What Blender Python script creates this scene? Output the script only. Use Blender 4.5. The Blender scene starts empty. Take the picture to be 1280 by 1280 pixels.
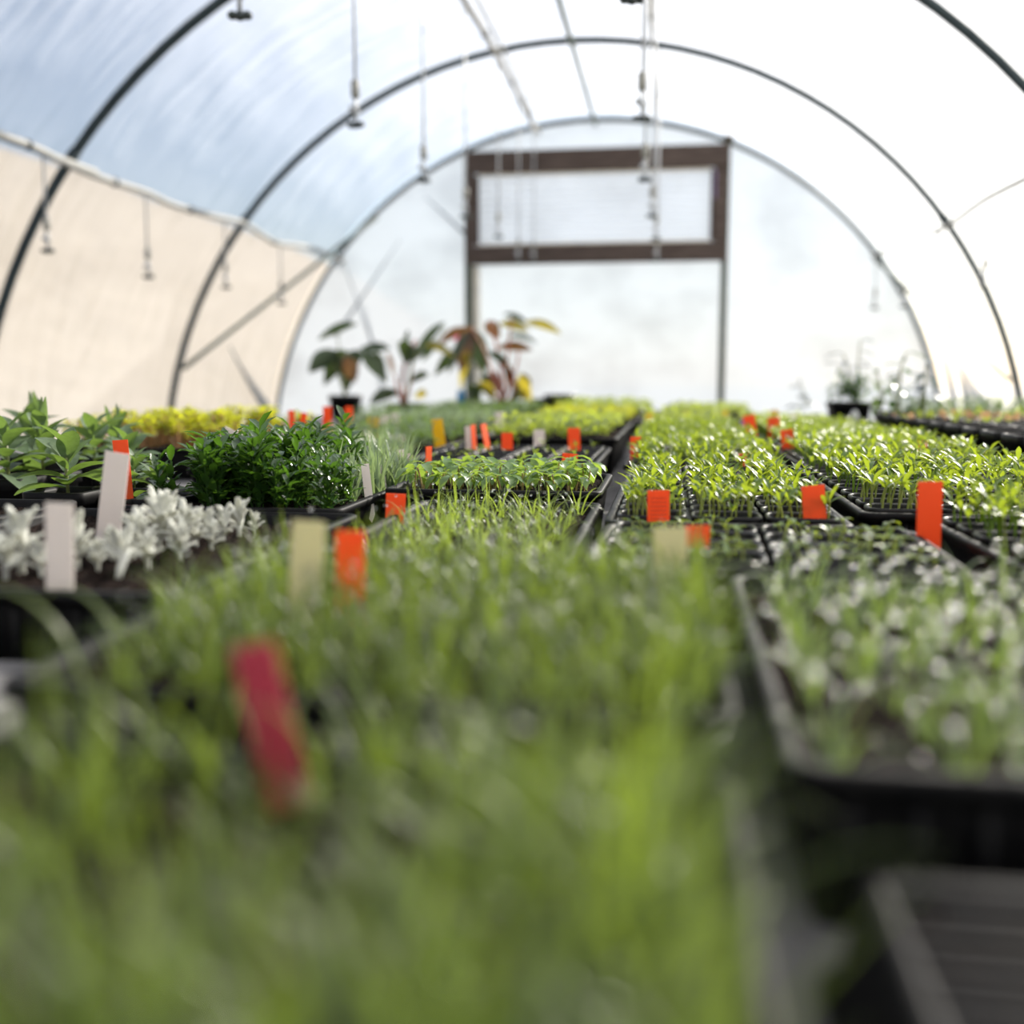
import bpy, math, random
import numpy as np
from mathutils import Vector, Matrix, Euler

random.seed(7)
def jit(a): return random.uniform(-a, a)
PI = math.pi
C = bpy.context.scene.collection
SC = bpy.context.scene

# ------------------------------------------------------------------ camera, sky, sun, exposure
FPX = 1294.0
PHI = math.atan(165 / FPX)
TH = math.atan(198 * math.cos(PHI) / FPX)
HC = 0.95
cam = bpy.data.cameras.new('camera')
cam.sensor_width = 36.0
cam.lens = FPX / 1280 * 36.0
cam.clip_start = 0.01
cam.clip_end = 400
cam.dof.use_dof = True
cam.dof.focus_distance = 1.05
cam.dof.aperture_fstop = 2.95
camo = bpy.data.objects.new('camera', cam)
camo.location = (0, 0, HC)
camo.rotation_euler = (PI / 2 - PHI, 0, TH)
C.objects.link(camo)
SC.camera = camo

SUN_AZ, SUN_EL = math.radians(33), math.radians(31)   # azimuth clockwise from +Y (down the house)
world = bpy.data.worlds.new('sky')
SC.world = world
world.use_nodes = True
wn = world.node_tree
wn.nodes.clear()
sky = wn.nodes.new('ShaderNodeTexSky')
sky.sky_type = 'NISHITA'
sky.sun_disc = False
sky.sun_elevation = SUN_EL
sky.sun_rotation = SUN_AZ
sky.air_density = 1.0
sky.dust_density = 1.0
bg = wn.nodes.new('ShaderNodeBackground')
bg.inputs['Strength'].default_value = 0.185
wo = wn.nodes.new('ShaderNodeOutputWorld')
wn.links.new(sky.outputs[0], bg.inputs[0])
wn.links.new(bg.outputs[0], wo.inputs[0])

sun = bpy.data.lights.new('sun', 'SUN')
sun.energy = 17.0
sun.angle = math.radians(1.5)
sun.color = (1.0, 0.93, 0.82)
suno = bpy.data.objects.new('sun', sun)
sd = Vector((math.sin(SUN_AZ) * math.cos(SUN_EL), math.cos(SUN_AZ) * math.cos(SUN_EL), math.sin(SUN_EL)))
suno.rotation_euler = sd.to_track_quat('Z', 'Y').to_euler()
suno.location = (6, 8, 6)
C.objects.link(suno)

SC.view_settings.view_transform = 'Standard'
SC.view_settings.look = 'None'
SC.view_settings.gamma = 1.0
SC.view_settings.use_curve_mapping = False
SC.view_settings.exposure = 0.0
SC.cycles.max_bounces = 8
SC.cycles.transparent_max_bounces = 10
SC.cycles.sample_clamp_indirect = 30.0
SC.cycles.use_denoising = True

# ------------------------------------------------------------------ measuring helpers (photo point -> place at a known depth)
_f = Vector((-math.sin(TH) * math.cos(PHI), math.cos(TH) * math.cos(PHI), -math.sin(PHI)))
_r = Vector((math.cos(TH), math.sin(TH), 0))
_u = _r.cross(_f)
EYE = Vector((0, 0, HC))
def ray(px, py):
    return _f + _r * ((px - 640) / FPX) - _u * ((py - 640) / FPX)
def onz(px, py, z):
    d = ray(px, py); return EYE + d * ((z - HC) / d.z)
def ony(px, py, y):
    d = ray(px, py); return EYE + d * (y / d.y)
def onx(px, py, x):
    d = ray(px, py); return EYE + d * (x / d.x)

# ------------------------------------------------------------------ materials
def nodes(name):
    m = bpy.data.materials.new(name); m.use_nodes = True
    n = m.node_tree; n.nodes.clear()
    out = n.nodes.new('ShaderNodeOutputMaterial')
    return m, n, out
def ramp(n, fac, stops):
    r = n.nodes.new('ShaderNodeValToRGB')
    el = r.color_ramp.elements
    while len(el) < len(stops): el.new(0.5)
    for e, (p, c) in zip(el, stops):
        e.position = p; e.color = (*c, 1)
    n.links.new(fac, r.inputs[0])
    return r.outputs[0]
def noise(n, scale, detail=3, coord='Object', stretch=None):
    tc = n.nodes.new('ShaderNodeTexCoord')
    t = n.nodes.new('ShaderNodeTexNoise')
    t.inputs['Scale'].default_value = scale
    t.inputs['Detail'].default_value = detail
    src = tc.outputs[coord]
    if stretch:
        mp = n.nodes.new('ShaderNodeMapping')
        mp.inputs['Scale'].default_value = stretch[0:3]
        if len(stretch) > 3: mp.inputs['Rotation'].default_value = stretch[3:6]
        n.links.new(src, mp.inputs[0]); src = mp.outputs[0]
    n.links.new(src, t.inputs['Vector'])
    return t.outputs['Fac']
def bump(n, h, strength, dist=0.01):
    b = n.nodes.new('ShaderNodeBump')
    b.inputs['Strength'].default_value = strength
    b.inputs['Distance'].default_value = dist
    n.links.new(h, b.inputs['Height'])
    return b.outputs[0]

def solid(name, c, c2=None, rough=0.5, scale=40, metal=0.0, bmp=0.0, spec=0.5, coord='Object', stretch=None):
    m, n, out = nodes(name)
    p = n.nodes.new('ShaderNodeBsdfPrincipled')
    f = noise(n, scale, 4, coord, stretch)
    col = ramp(n, f, [(0.35, c), (0.65, c2 or tuple(x * 0.8 for x in c))])
    n.links.new(col, p.inputs['Base Color'])
    p.inputs['Roughness'].default_value = rough
    p.inputs['Metallic'].default_value = metal
    p.inputs['Specular IOR Level'].default_value = spec
    if bmp:
        n.links.new(bump(n, f, bmp), p.inputs['Normal'])
    n.links.new(p.outputs[0], out.inputs[0])
    return m

def leafmat(name, c, c2, trans, tmix=0.5, rough=0.35, scale=60, spec=0.5):
    """Thin leaf: a glossy skin over a blade that also lets light through."""
    m, n, out = nodes(name)
    p = n.nodes.new('ShaderNodeBsdfPrincipled')
    oi = n.nodes.new('ShaderNodeObjectInfo')
    f = noise(n, scale, 2)
    mx = n.nodes.new('ShaderNodeMath'); mx.operation = 'MULTIPLY_ADD'
    n.links.new(oi.outputs['Random'], mx.inputs[0]); mx.inputs[1].default_value = 0.35
    n.links.new(f, mx.inputs[2])
    col = ramp(n, mx.outputs[0], [(0.35, c), (0.95, c2)])
    n.links.new(col, p.inputs['Base Color'])
    p.inputs['Roughness'].default_value = rough
    p.inputs['Specular IOR Level'].default_value = spec
    t = n.nodes.new('ShaderNodeBsdfTranslucent')
    tcol = ramp(n, mx.outputs[0], [(0.35, trans), (0.95, tuple(min(1, x * 1.3) for x in trans))])
    n.links.new(tcol, t.inputs[0])
    ms = n.nodes.new('ShaderNodeMixShader'); ms.inputs[0].default_value = tmix
    n.links.new(p.outputs[0], ms.inputs[1]); n.links.new(t.outputs[0], ms.inputs[2])
    n.links.new(ms.outputs[0], out.inputs[0])
    return m

def filmmat(name, clear, tint, back=0.30):
    """Greenhouse polythene: part clear, part milky, dirt and wrinkle shading streaked into its colour, with a weak sheen."""
    m, n, out = nodes(name)
    tr = n.nodes.new('ShaderNodeBsdfTransparent'); tr.inputs[0].default_value = (0.94, 0.95, 0.96, 1)
    tl = n.nodes.new('ShaderNodeBsdfTranslucent')
    df = n.nodes.new('ShaderNodeBsdfDiffuse')
    gl = n.nodes.new('ShaderNodeBsdfGlossy'); gl.inputs['Roughness'].default_value = 0.22
    s1 = noise(n, 2.2, 5, 'Object', (1.0, 0.35, 1.0, 0.5, 0.3, 0.4))
    s2 = noise(n, 7.0, 4, 'Object', (0.3, 2.2, 0.5, 0.2, 0.9, 0.6))
    ad = n.nodes.new('ShaderNodeMath'); ad.operation = 'ADD'
    n.links.new(s1, ad.inputs[0]); n.links.new(s2, ad.inputs[1])
    hf = n.nodes.new('ShaderNodeMath'); hf.operation = 'MULTIPLY'; hf.inputs[1].default_value = 0.5
    n.links.new(ad.outputs[0], hf.inputs[0])
    col = ramp(n, hf.outputs[0], [(0.36, tuple(x * 0.80 for x in tint)), (0.50, tint)])  # darker streaks put the shading of wrinkles into the colour
    for b in (tl, df): n.links.new(col, b.inputs[0])
    nb = bump(n, hf.outputs[0], 0.35, 0.05)
    for b in (tl, df, gl): n.links.new(nb, b.inputs['Normal'])
    m1 = n.nodes.new('ShaderNodeMixShader'); m1.inputs[0].default_value = back
    n.links.new(tl.outputs[0], m1.inputs[1]); n.links.new(df.outputs[0], m1.inputs[2])
    m2 = n.nodes.new('ShaderNodeMixShader')
    n.links.new(m1.outputs[0], m2.inputs[1]); n.links.new(tr.outputs[0], m2.inputs[2])
    m2.inputs[0].default_value = clear
    m3 = n.nodes.new('ShaderNodeMixShader'); m3.inputs[0].default_value = 0.03
    n.links.new(m2.outputs[0], m3.inputs[1]); n.links.new(gl.outputs[0], m3.inputs[2])
    n.links.new(m3.outputs[0], out.inputs[0])
    return m

def dropmat():
    m, n, out = nodes('dew')
    p = n.nodes.new('ShaderNodeBsdfGlass')
    p.inputs['Roughness'].default_value = 0.17
    p.inputs['IOR'].default_value = 1.33
    n.links.new(p.outputs[0], out.inputs[0])
    return m

def tagmat(name, c, tmix=0.25):
    m = leafmat(name, c, tuple(x * 0.92 for x in c), c, tmix, 0.45, 25, 0.3)
    return m

M = dict(
    film=filmmat('polythene', 0.46, (0.90, 0.90, 0.91)),
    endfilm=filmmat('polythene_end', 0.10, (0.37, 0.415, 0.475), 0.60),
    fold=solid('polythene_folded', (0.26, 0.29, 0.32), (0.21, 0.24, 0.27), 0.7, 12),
    pane=filmmat('ribbed_plastic', 0.30, (0.80, 0.84, 0.90)),
    hoop=solid('galvanised_dark', (0.028, 0.046, 0.052), (0.020, 0.034, 0.04), 0.55, 30, 0.2),
    ridge=solid('ridge_steel', (0.10, 0.13, 0.10), (0.06, 0.09, 0.07), 0.5, 30, 0.2),
    hose=solid('grey_plastic', (0.36, 0.36, 0.34), (0.30, 0.30, 0.285), 0.6, 20),
    tubing=solid('pale_tubing', (0.42, 0.44, 0.46), (0.36, 0.38, 0.4), 0.4, 20),
    weight=solid('grey_weight', (0.30, 0.30, 0.27), (0.25, 0.25, 0.23), 0.6, 30),
    nozzle=solid('dark_nozzle', (0.03, 0.045, 0.04), (0.02, 0.03, 0.03), 0.4, 30),
    oldwood=solid('weathered_dark_wood', (0.050, 0.036, 0.030), (0.095, 0.072, 0.062), 0.8, 18, 0, 0.4, 0.3, 'Object', (0.4, 6, 6)),
    greenwood=solid('painted_post', (0.055, 0.075, 0.055), (0.09, 0.10, 0.075), 0.8, 14, 0, 0.3, 0.3),
    palewood_gap=solid('pale_wood_and_gap', (0.72, 0.68, 0.58), (0.6, 0.57, 0.5), 0.7, 14),
    plastic=solid('black_plastic', (0.006, 0.006, 0.0065), (0.009, 0.0085, 0.0085), 0.32, 60, 0, 0.0, 0.20),
    traycol=solid('tray_plastic', (0.006, 0.006, 0.0065), (0.010, 0.0095, 0.0095), 0.5, 60, 0, 0.0, 0.10),
    plank=solid('weathered_plank', (0.185, 0.18, 0.18), (0.10, 0.097, 0.10), 0.8, 9, 0, 0.4, 0.3, 'Object', (8, 0.8, 8)),
    meshplastic=solid('worn_black_plastic', (0.016, 0.017, 0.020), (0.009, 0.009, 0.010), 0.5, 60, 0, 0, .07),
    soil=solid('potting_soil', (0.006, 0.0042, 0.0036), (0.026, 0.018, 0.015), 0.95, 260, 0, 0.8, 0.04),
    gravel=solid('earth_floor', (0.20, 0.17, 0.14), (0.12, 0.10, 0.085), 0.95, 30, 0, 0.6),
    field=solid('dry_field', (0.31, 0.262, 0.195), (0.265, 0.222, 0.162), 0.95, 1.2, 0, 0.0),
    onion=leafmat('onion_blade', (0.085, 0.135, 0.035), (0.15, 0.20, 0.065), (0.20, 0.275, 0.026), 0.5, 0.32, 60, 0.6),
    chive=leafmat('fine_blade', (0.10, 0.17, 0.035), (0.15, 0.22, 0.06), (0.32, 0.42, 0.05), 0.5, 0.30, 60, 0.7),
    dewy=leafmat('dewy_blade', (0.10, 0.17, 0.05), (0.16, 0.22, 0.09), (0.24, 0.34, 0.05), 0.42, 0.17, 60, 1.0),
    pepper=leafmat('seedling_leaf', (0.065, 0.15, 0.020), (0.11, 0.20, 0.03), (0.275, 0.35, 0.022), 0.5, 0.32, 80, 0.45),
    pstem=leafmat('seedling_stem', (0.20, 0.26, 0.07), (0.28, 0.30, 0.12), (0.40, 0.44, 0.12), 0.4, 0.4),
    spinach=leafmat('broad_leaf', (0.10, 0.20, 0.06), (0.15, 0.25, 0.08), (0.28, 0.40, 0.05), 0.45, 0.3, 80, 0.6),
    rstem=leafmat('pinkish_stem', (0.35, 0.25, 0.14), (0.30, 0.30, 0.12), (0.45, 0.35, 0.15), 0.4, 0.4),
    sage=leafmat('sage_leaf', (0.085, 0.135, 0.075), (0.17, 0.23, 0.14), (0.17, 0.27, 0.04), 0.40, 0.5, 120, 0.3),
    darkleaf=leafmat('dark_leaf', (0.020, 0.058, 0.014), (0.040, 0.095, 0.022), (0.085, 0.19, 0.014), 0.36, 0.20, 80, 0.9),
    lavender=leafmat('silver_green_leaf', (0.16, 0.23, 0.15), (0.25, 0.32, 0.23), (0.25, 0.34, 0.12), 0.4, 0.3, 60, 0.6),
    yellow=leafmat('yellow_green_leaf', (0.32, 0.36, 0.03), (0.42, 0.42, 0.05), (0.60, 0.62, 0.03), 0.5, 0.5, 60),
    tanstem=leafmat('tan_stem', (0.42, 0.26, 0.14), (0.5, 0.33, 0.18), (0.5, 0.3, 0.15), 0.4, 0.6),
    woolly=leafmat('felted_white_leaf', (0.58, 0.59, 0.54), (0.70, 0.70, 0.65), (0.60, 0.60, 0.44), 0.25, 0.8, 90, 0.2),
    far=leafmat('far_leaf', (0.12, 0.19, 0.04), (0.20, 0.26, 0.08), (0.42, 0.50, 0.05), 0.5, 0.35, 40, 0.5),
    biggreen=leafmat('large_dark_leaf', (0.020, 0.040, 0.025), (0.045, 0.065, 0.035), (0.07, 0.11, 0.02), 0.22, 0.4, 12),
    bigbronze=leafmat('bronze_leaf', (0.075, 0.035, 0.018), (0.11, 0.055, 0.02), (0.26, 0.12, 0.02), 0.3, 0.4, 12),
    bigyellow=leafmat('yellowing_leaf', (0.22, 0.20, 0.03), (0.15, 0.18, 0.04), (0.42, 0.34, 0.03), 0.5, 0.4, 12),
    redstem=solid('red_stem', (0.28, 0.07, 0.045), (0.35, 0.11, 0.06), 0.5, 30),
    greenstem=solid('green_stem', (0.14, 0.17, 0.05), (0.18, 0.2, 0.06), 0.5, 30),
    pink=leafmat('pink_leaf', (0.55, 0.10, 0.22), (0.6, 0.15, 0.3), (0.7, 0.2, 0.35), 0.5, 0.4),
    bluegreen=leafmat('blue_green_leaf', (0.07, 0.10, 0.13), (0.10, 0.14, 0.17), (0.10, 0.14, 0.13), 0.3, 0.4),
    dew=dropmat(),
    orange=tagmat('orange_plastic', (0.86, 0.135, 0.030), 0.35),
    red=tagmat('rose_plastic', (0.46, 0.055, 0.09), 0.25),
    white=tagmat('white_plastic', (0.80, 0.73, 0.68), 0.2),
    cream=tagmat('cream_plastic', (0.68, 0.64, 0.40), 0.3),
    yellowtag=tagmat('yellow_plastic', (0.75, 0.52, 0.02), 0.35),
    purple=tagmat('lilac_plastic', (0.30, 0.22, 0.45), 0.25),
    blue=tagmat('blue_plastic', (0.02, 0.22, 0.45), 0.25),
    pencil=solid('pencil_mark', (0.28, 0.05, 0.03), (0.24, 0.05, 0.03), 0.8),
    sticker=solid('white_sticker', (0.75, 0.75, 0.75), (0.68, 0.68, 0.68), 0.5),
)

# ------------------------------------------------------------------ mesh helpers
class MB:
    def __init__(s): s.v = []; s.f = []
    def add(s, v, f, mat=None):
        o = len(s.v)
        if mat is not None: v = [tuple(mat @ Vector(p)) for p in v]
        s.v += [tuple(p) for p in v]
        s.f += [tuple(i + o for i in q) for q in f]
        return s
    def mesh(s, name, m=None, smooth=True):
        me = bpy.data.meshes.new(name)
        me.from_pydata(s.v, [], s.f)
        if smooth: me.polygons.foreach_set('use_smooth', [True] * len(me.polygons))
        if m: me.materials.append(M[m])
        me.update()
        return me
def put(name, me, parent=None, loc=None, mat=None, **props):
    o = bpy.data.objects.new(name, me)
    C.objects.link(o)
    if parent: o.parent = parent
    if loc is not None: o.location = loc
    if mat is not None: o.matrix_basis = mat
    for k, v in props.items(): o[k] = v
    return o
def thing(name, loc, label, cat, group=None, rz=0):
    o = bpy.data.objects.new(name, None); o.empty_display_size = 0.02
    C.objects.link(o); o.location = loc; o.rotation_euler = (0, 0, rz)
    o['label'] = label; o['category'] = cat
    if group: o['group'] = group
    return o

def box(x0, x1, y0, y1, z0, z1, b=0.0):
    if b <= 0:
        v = [(x, y, z) for z in (z0, z1) for y in (y0, y1) for x in (x0, x1)]
        f = [(0, 2, 3, 1), (4, 5, 7, 6), (0, 1, 5, 4), (2, 6, 7, 3), (0, 4, 6, 2), (1, 3, 7, 5)]
        return v, f
    return loft(x1 - x0, y1 - y0, [(b, z0), (0, z0 + b), (0, z1 - b), (b, z1)], b, 1, True, True, ((x0 + x1) / 2, (y0 + y1) / 2))
def rrect(w, d, r, n):
    pts = []
    r = max(min(r, w / 2 - 1e-4, d / 2 - 1e-4), 1e-4)
    for cx, cy, a0 in ((w / 2 - r, d / 2 - r, 0), (-w / 2 + r, d / 2 - r, PI / 2), (-w / 2 + r, -d / 2 + r, PI), (w / 2 - r, -d / 2 + r, 1.5 * PI)):
        for i in range(n + 1):
            a = a0 + PI / 2 * i / n
            pts.append((cx + r * math.cos(a), cy + r * math.sin(a)))
    return pts
def loft(w, d, prof, r, n=3, cap0=False, cap1=True, c=(0, 0)):
    v, f = [], []
    k = 4 * (n + 1)
    for ins, z in prof:
        for x, y in rrect(w - 2 * ins, d - 2 * ins, max(r - ins * 0.5, 0.001), n):
            v.append((x + c[0], y + c[1], z))
    for j in range(len(prof) - 1):
        for i in range(k):
            i2 = (i + 1) % k
            f.append((j * k + i, j * k + i2, (j + 1) * k + i2, (j + 1) * k + i))
    if cap0: f.append(tuple(reversed(range(k))))
    if cap1: f.append(tuple((len(prof) - 1) * k + i for i in range(k)))
    return v, f
def tube(pts, r, n=8, cap=True, r1=None):
    pts = [Vector(p) for p in pts]
    v, f = [], []
    up = Vector((0.13, 0.31, 0.94))
    for i, p in enumerate(pts):
        t = (pts[min(i + 1, len(pts) - 1)] - pts[max(i - 1, 0)]).normalized()
        a = t.cross(up)
        if a.length < 1e-3: a = t.cross(Vector((1, 0, 0)))
        a.normalize(); b = t.cross(a)
        rr = r if r1 is None else r + (r1 - r) * i / (len(pts) - 1)
        for k in range(n):
            an = 2 * PI * k / n
            v.append(p + (a * math.cos(an) + b * math.sin(an)) * rr)
    for i in range(len(pts) - 1):
        for k in range(n):
            k2 = (k + 1) % n
            f.append((i * n + k, i * n + k2, (i + 1) * n + k2, (i + 1) * n + k))
    if cap:
        f.append(tuple(reversed(range(n)))); f.append(tuple((len(pts) - 1) * n + k for k in range(n)))
    return v, f
def lathe(prof, n=16, c=(0, 0, 0)):
    v, f = [], []
    for r, z in prof:
        for k in range(n):
            a = 2 * PI * k / n
            v.append((c[0] + r * math.cos(a), c[1] + r * math.sin(a), c[2] + z))
    for j in range(len(prof) - 1):
        for k in range(n):
            k2 = (k + 1) % n
            f.append((j * n + k, j * n + k2, (j + 1) * n + k2, (j + 1) * n + k))
    f.append(tuple(reversed(range(n)))); f.append(tuple((len(prof) - 1) * n + k for k in range(n)))
    return v, f
def ball(c, r, n=6, sz=1.0):
    prof = [(r * math.sin(PI * (i + .15) / (n + .3)), -r * sz * math.cos(PI * (i + .15) / (n + .3))) for i in range(n + 1)]
    return lathe(prof, n + 3, c)
def leaf(L, W, droop=0.5, fold=0.12, n=5, rise=0.0, shape='lance', petiole=0.0):
    """Blade along +X, width along Y; bends down by `droop` radians over its length."""
    v, f = [], []
    x = z = 0.0
    for i in range(n + 1):
        t = i / n
        a = rise - droop * t
        if i: x += math.cos(a) * L / n; z += math.sin(a) * L / n
        if shape == 'lance': w = W * (math.sin(PI * min(1, max(0, (t * 0.93 + 0.05)))) ** 0.85)
        elif shape == 'spoon': w = W * (0.18 + 0.82 * math.sin(PI * min(1, max(0, t * 0.98)) ** 1.9) ** 0.8) * (1 if t < 0.97 else 0.4)
        else: w = W * (1 - t) ** 0.6
        w = max(w, W * 0.06) * 0.5
        v += [(x, -w, z + fold * w * 2), (x, 0, z), (x, w, z + fold * w * 2)]
    for i in range(n):
        a = 3 * i
        f += [(a, a + 3, a + 4, a + 1), (a + 1, a + 4, a + 5, a + 2)]
    return v, f
def blade(L, w, lean, curl, n=6, az=0.0, base=(0, 0, 0)):
    """Grass-like blade rising from base and arching over."""
    v, f = [], []
    x = z = 0.0
    for i in range(n + 1):
        t = i / n
        a = lean + curl * t * t
        if i: x += math.sin(a) * L / n; z += math.cos(a) * L / n
        ww = w * (1 - 0.85 * t ** 2.2) * 0.5
        for sx, up in ((-ww, 0), (0, 0.5 * ww), (ww, 0)):
            ca, sa = math.cos(az), math.sin(az)
            px = x - up * math.cos(a); pz = z + up * math.sin(a)
            v.append((base[0] + px * ca - sx * sa, base[1] + px * sa + sx * ca, base[2] + pz))
    for i in range(n):
        a = 3 * i
        f += [(a, a + 1, a + 4, a + 3), (a + 1, a + 2, a + 5, a + 4)]
    return v, f
def T(loc=(0, 0, 0), rx=0, ry=0, rz=0, s=1.0):
    return Matrix.Translation(loc) @ Euler((rx, ry, rz)).to_matrix().to_4x4() @ Matrix.Scale(s, 4)
def mass(name, variants, places, mat, label, cat, parent=None):
    """Many small plants that nobody could count one by one: one object."""
    vs, fs, o = [], [], 0
    arrs = [(np.array(v), f) for v, f in variants]
    for (x, y, z, rz, s) in places:
        v, f = arrs[random.randrange(len(arrs))]
        c, sn = math.cos(rz), math.sin(rz)
        R = np.array([[c, sn, 0], [-sn, c, 0], [0, 0, 1]]) * s
        vs.append(v @ R + (x, y, z))
        fs += [tuple(i + o for i in q) for q in f]
        o += len(v)
    if not vs: return None
    me = bpy.data.meshes.new(name)
    me.from_pydata(np.concatenate(vs).tolist(), [], fs)
    me.polygons.foreach_set('use_smooth', [True] * len(me.polygons))
    me.materials.append(M[mat])
    ob = put(name, me, parent)
    ob['kind'] = 'stuff'
    if label: ob['label'] = label; ob['category'] = cat
    return ob

# ------------------------------------------------------------------ the setting
HX, HZ, HR = -0.475, 0.418, 2.087        # hoop centre and radius
Y_END, Y_START, STEP = 6.5, -2.5, 1.5
o = put('ground', MB().add(*box(-150, 150, -150, 150, -0.3, -0.02)).mesh('ground', 'field', False), kind='structure')
v, f = [], []
for j in range(25):
    for i in range(13):
        t = i / 12
        v.append((-6.0 - 22 * t, -20 + 90 * j / 24, -0.05 + 10.2 * t * t * (3 - 2 * t) + random.uniform(-.1, .1) * (t > 0)))
for j in range(24):
    for i in range(12):
        a = j * 13 + i; f.append((a, a + 1, a + 14, a + 13))
o = put('added_hill', MB().add(v, f).mesh('added_hill', 'field'), kind='structure')  # added bank; its beige stands in for warm sunlight on the left film
o = put('floor', MB().add(*box(HX - HR, HX + HR, Y_START, Y_END, -0.06, 0.0)).mesh('floor', 'gravel', False), kind='structure')

def arch(r, t):                            # t in 0..1 from left foot over the crown to right foot
    leg = HZ
    arc = PI * r
    tot = arc + 2 * leg
    s = t * tot
    if s < leg: return (HX - r, s)
    if s > leg + arc: return (HX + r, tot - s)
    a = PI - (s - leg) / r
    return (HX + r * math.cos(a), HZ + r * math.sin(a))
NA, NY = 96, 120
fr = HR + 0.040
v, f = [], []
for j in range(NY + 1):
    y = Y_START + (Y_END - Y_START) * j / NY
    ph = ((y - Y_END) / STEP) % 1.0
    sag = 0.016 * math.sin(PI * ph)        # the sheet dips a little between hoops
    for i in range(NA + 1):
        t = i / NA
        w = 0.004 * math.sin(i * 1.7 + 2.2 * math.sin(y * 3.1)) * math.sin(PI * ph) + 0.003 * math.sin(y * 23 + i * 0.9) * math.sin(PI * ph)
        x, z = arch(fr - sag + w, t)
        v.append((x, y, z))
for j in range(NY):
    for i in range(NA):
        a = j * (NA + 1) + i
        f.append((a, a + 1, a + NA + 2, a + NA + 1))
ceiling = put('ceiling', MB().add(v, f).mesh('ceiling', 'film'), kind='structure')
ceiling['label'] = 'milky polythene sheet stretched over the hoops from ground to ground'

def on_film(px, py, r=fr - 0.052):
    d = ray(px, py)
    ox, oz = EYE.x - HX, EYE.z - HZ
    a = d.x ** 2 + d.z ** 2; b = 2 * (ox * d.x + oz * d.z); c = ox * ox + oz * oz - r * r
    t = (-b + math.sqrt(b * b - 4 * a * c)) / (2 * a)
    return EYE + d * t
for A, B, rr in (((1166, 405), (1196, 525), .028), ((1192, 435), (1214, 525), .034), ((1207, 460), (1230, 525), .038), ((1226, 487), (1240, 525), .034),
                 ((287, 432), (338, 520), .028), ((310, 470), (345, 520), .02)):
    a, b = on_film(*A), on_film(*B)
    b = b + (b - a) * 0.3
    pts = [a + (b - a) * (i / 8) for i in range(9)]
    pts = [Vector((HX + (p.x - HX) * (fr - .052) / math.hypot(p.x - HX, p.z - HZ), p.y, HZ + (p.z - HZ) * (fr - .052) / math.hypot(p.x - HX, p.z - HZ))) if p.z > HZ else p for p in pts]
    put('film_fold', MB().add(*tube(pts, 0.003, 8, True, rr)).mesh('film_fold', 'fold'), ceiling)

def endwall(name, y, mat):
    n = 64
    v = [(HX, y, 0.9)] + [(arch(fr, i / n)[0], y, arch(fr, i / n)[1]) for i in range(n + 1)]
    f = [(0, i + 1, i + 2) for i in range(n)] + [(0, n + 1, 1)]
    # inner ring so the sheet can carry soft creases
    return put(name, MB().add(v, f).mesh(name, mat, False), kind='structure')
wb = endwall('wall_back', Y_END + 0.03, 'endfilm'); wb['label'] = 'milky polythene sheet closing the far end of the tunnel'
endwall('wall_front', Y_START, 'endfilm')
for A, B, rr in (((430, 330), (470, 440), .010), ((500, 300), (420, 420), .012), ((530, 245), (590, 300), .012), ((455, 380), (480, 500), .008)):
    a, b = ony(*A, Y_END + 0.02), ony(*B, Y_END + 0.02)
    put('film_fold', MB().add(*tube([a, (a + b) / 2, b], 0.002, 6, True, rr)).mesh('film_fold', 'endfilm'), wb)

# hoops
for i, y in enumerate((6.48, 5.0, 3.5, 2.0, 0.5)):
    nm = ['flat against the far end sheet', 'second from the far end', 'third from the far end, cut by the top of the picture', 'fourth from the far end, above the bench', 'fifth from the far end, over the near bench'][i]
    t = thing('hoop', (HX, y, 0), 'dark steel greenhouse hoop ' + nm, 'hoop')
    pts = [(arch(HR, k / 60)[0] - HX, 0, arch(HR, k / 60)[1]) for k in range(61)]
    put('pipe', MB().add(*tube(pts, 0.0175 if i else 0.014, 10)).mesh('hoop_pipe', 'hoop'), t)
    for sx, (px, pz) in ((-1, (-2.1, 1.735)), (1, (1.2, 1.67))):
        a = math.atan2(pz - HZ, px - HX)
        p = Vector((math.cos(a) * HR, 0, HZ + math.sin(a) * HR))
        put('clamp', MB().add(*tube([p + Vector((-math.sin(a), 0, math.cos(a))) * -.022, p + Vector((-math.sin(a), 0, math.cos(a))) * .022], 0.022, 8)).mesh('clamp', 'hoop'), t)

def smooth_pts(P, k=5):
    P = [Vector(p) for p in P]; out = []
    for i in range(len(P) - 1):
        p0, p1, p2, p3 = P[max(i - 1, 0)], P[i], P[i + 1], P[min(i + 2, len(P) - 1)]
        for j in range(k):
            t = j / k
            out.append(0.5 * ((2 * p1) + (-p0 + p2) * t + (2 * p0 - 5 * p1 + 4 * p2 - p3) * t * t + (-p0 + 3 * p1 - 3 * p2 + p3) * t ** 3))
    return out + [P[-1]]
def inside(p, r=2.058):
    k = math.hypot(p[0] - HX, p[2] - HZ)
    if k > r: p = (HX + (p[0] - HX) * r / k, p[1], HZ + (p[2] - HZ) * r / k)
    return tuple(p)
def pipe(name, pts, r, mat, label, cat, ties=()):
    pts = [inside(p) for p in pts]
    t = thing(name, pts[0], label, cat)
    q = smooth_pts(pts)
    put('pipe', MB().add(*tube([p - Vector(pts[0]) for p in q], r, 8)).mesh(name, mat), t)
    for k in ties:
        p = q[min(int(k * (len(q) - 1)), len(q) - 2)]; d = (q[min(int(k * (len(q) - 1)), len(q) - 2) + 1] - p).normalized()
        p = p - Vector(pts[0])
        put('tie', MB().add(*tube([p - d * .006, p + d * .006], r + .004, 8)).mesh('tie', 'hoop'), t)
    return t
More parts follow.
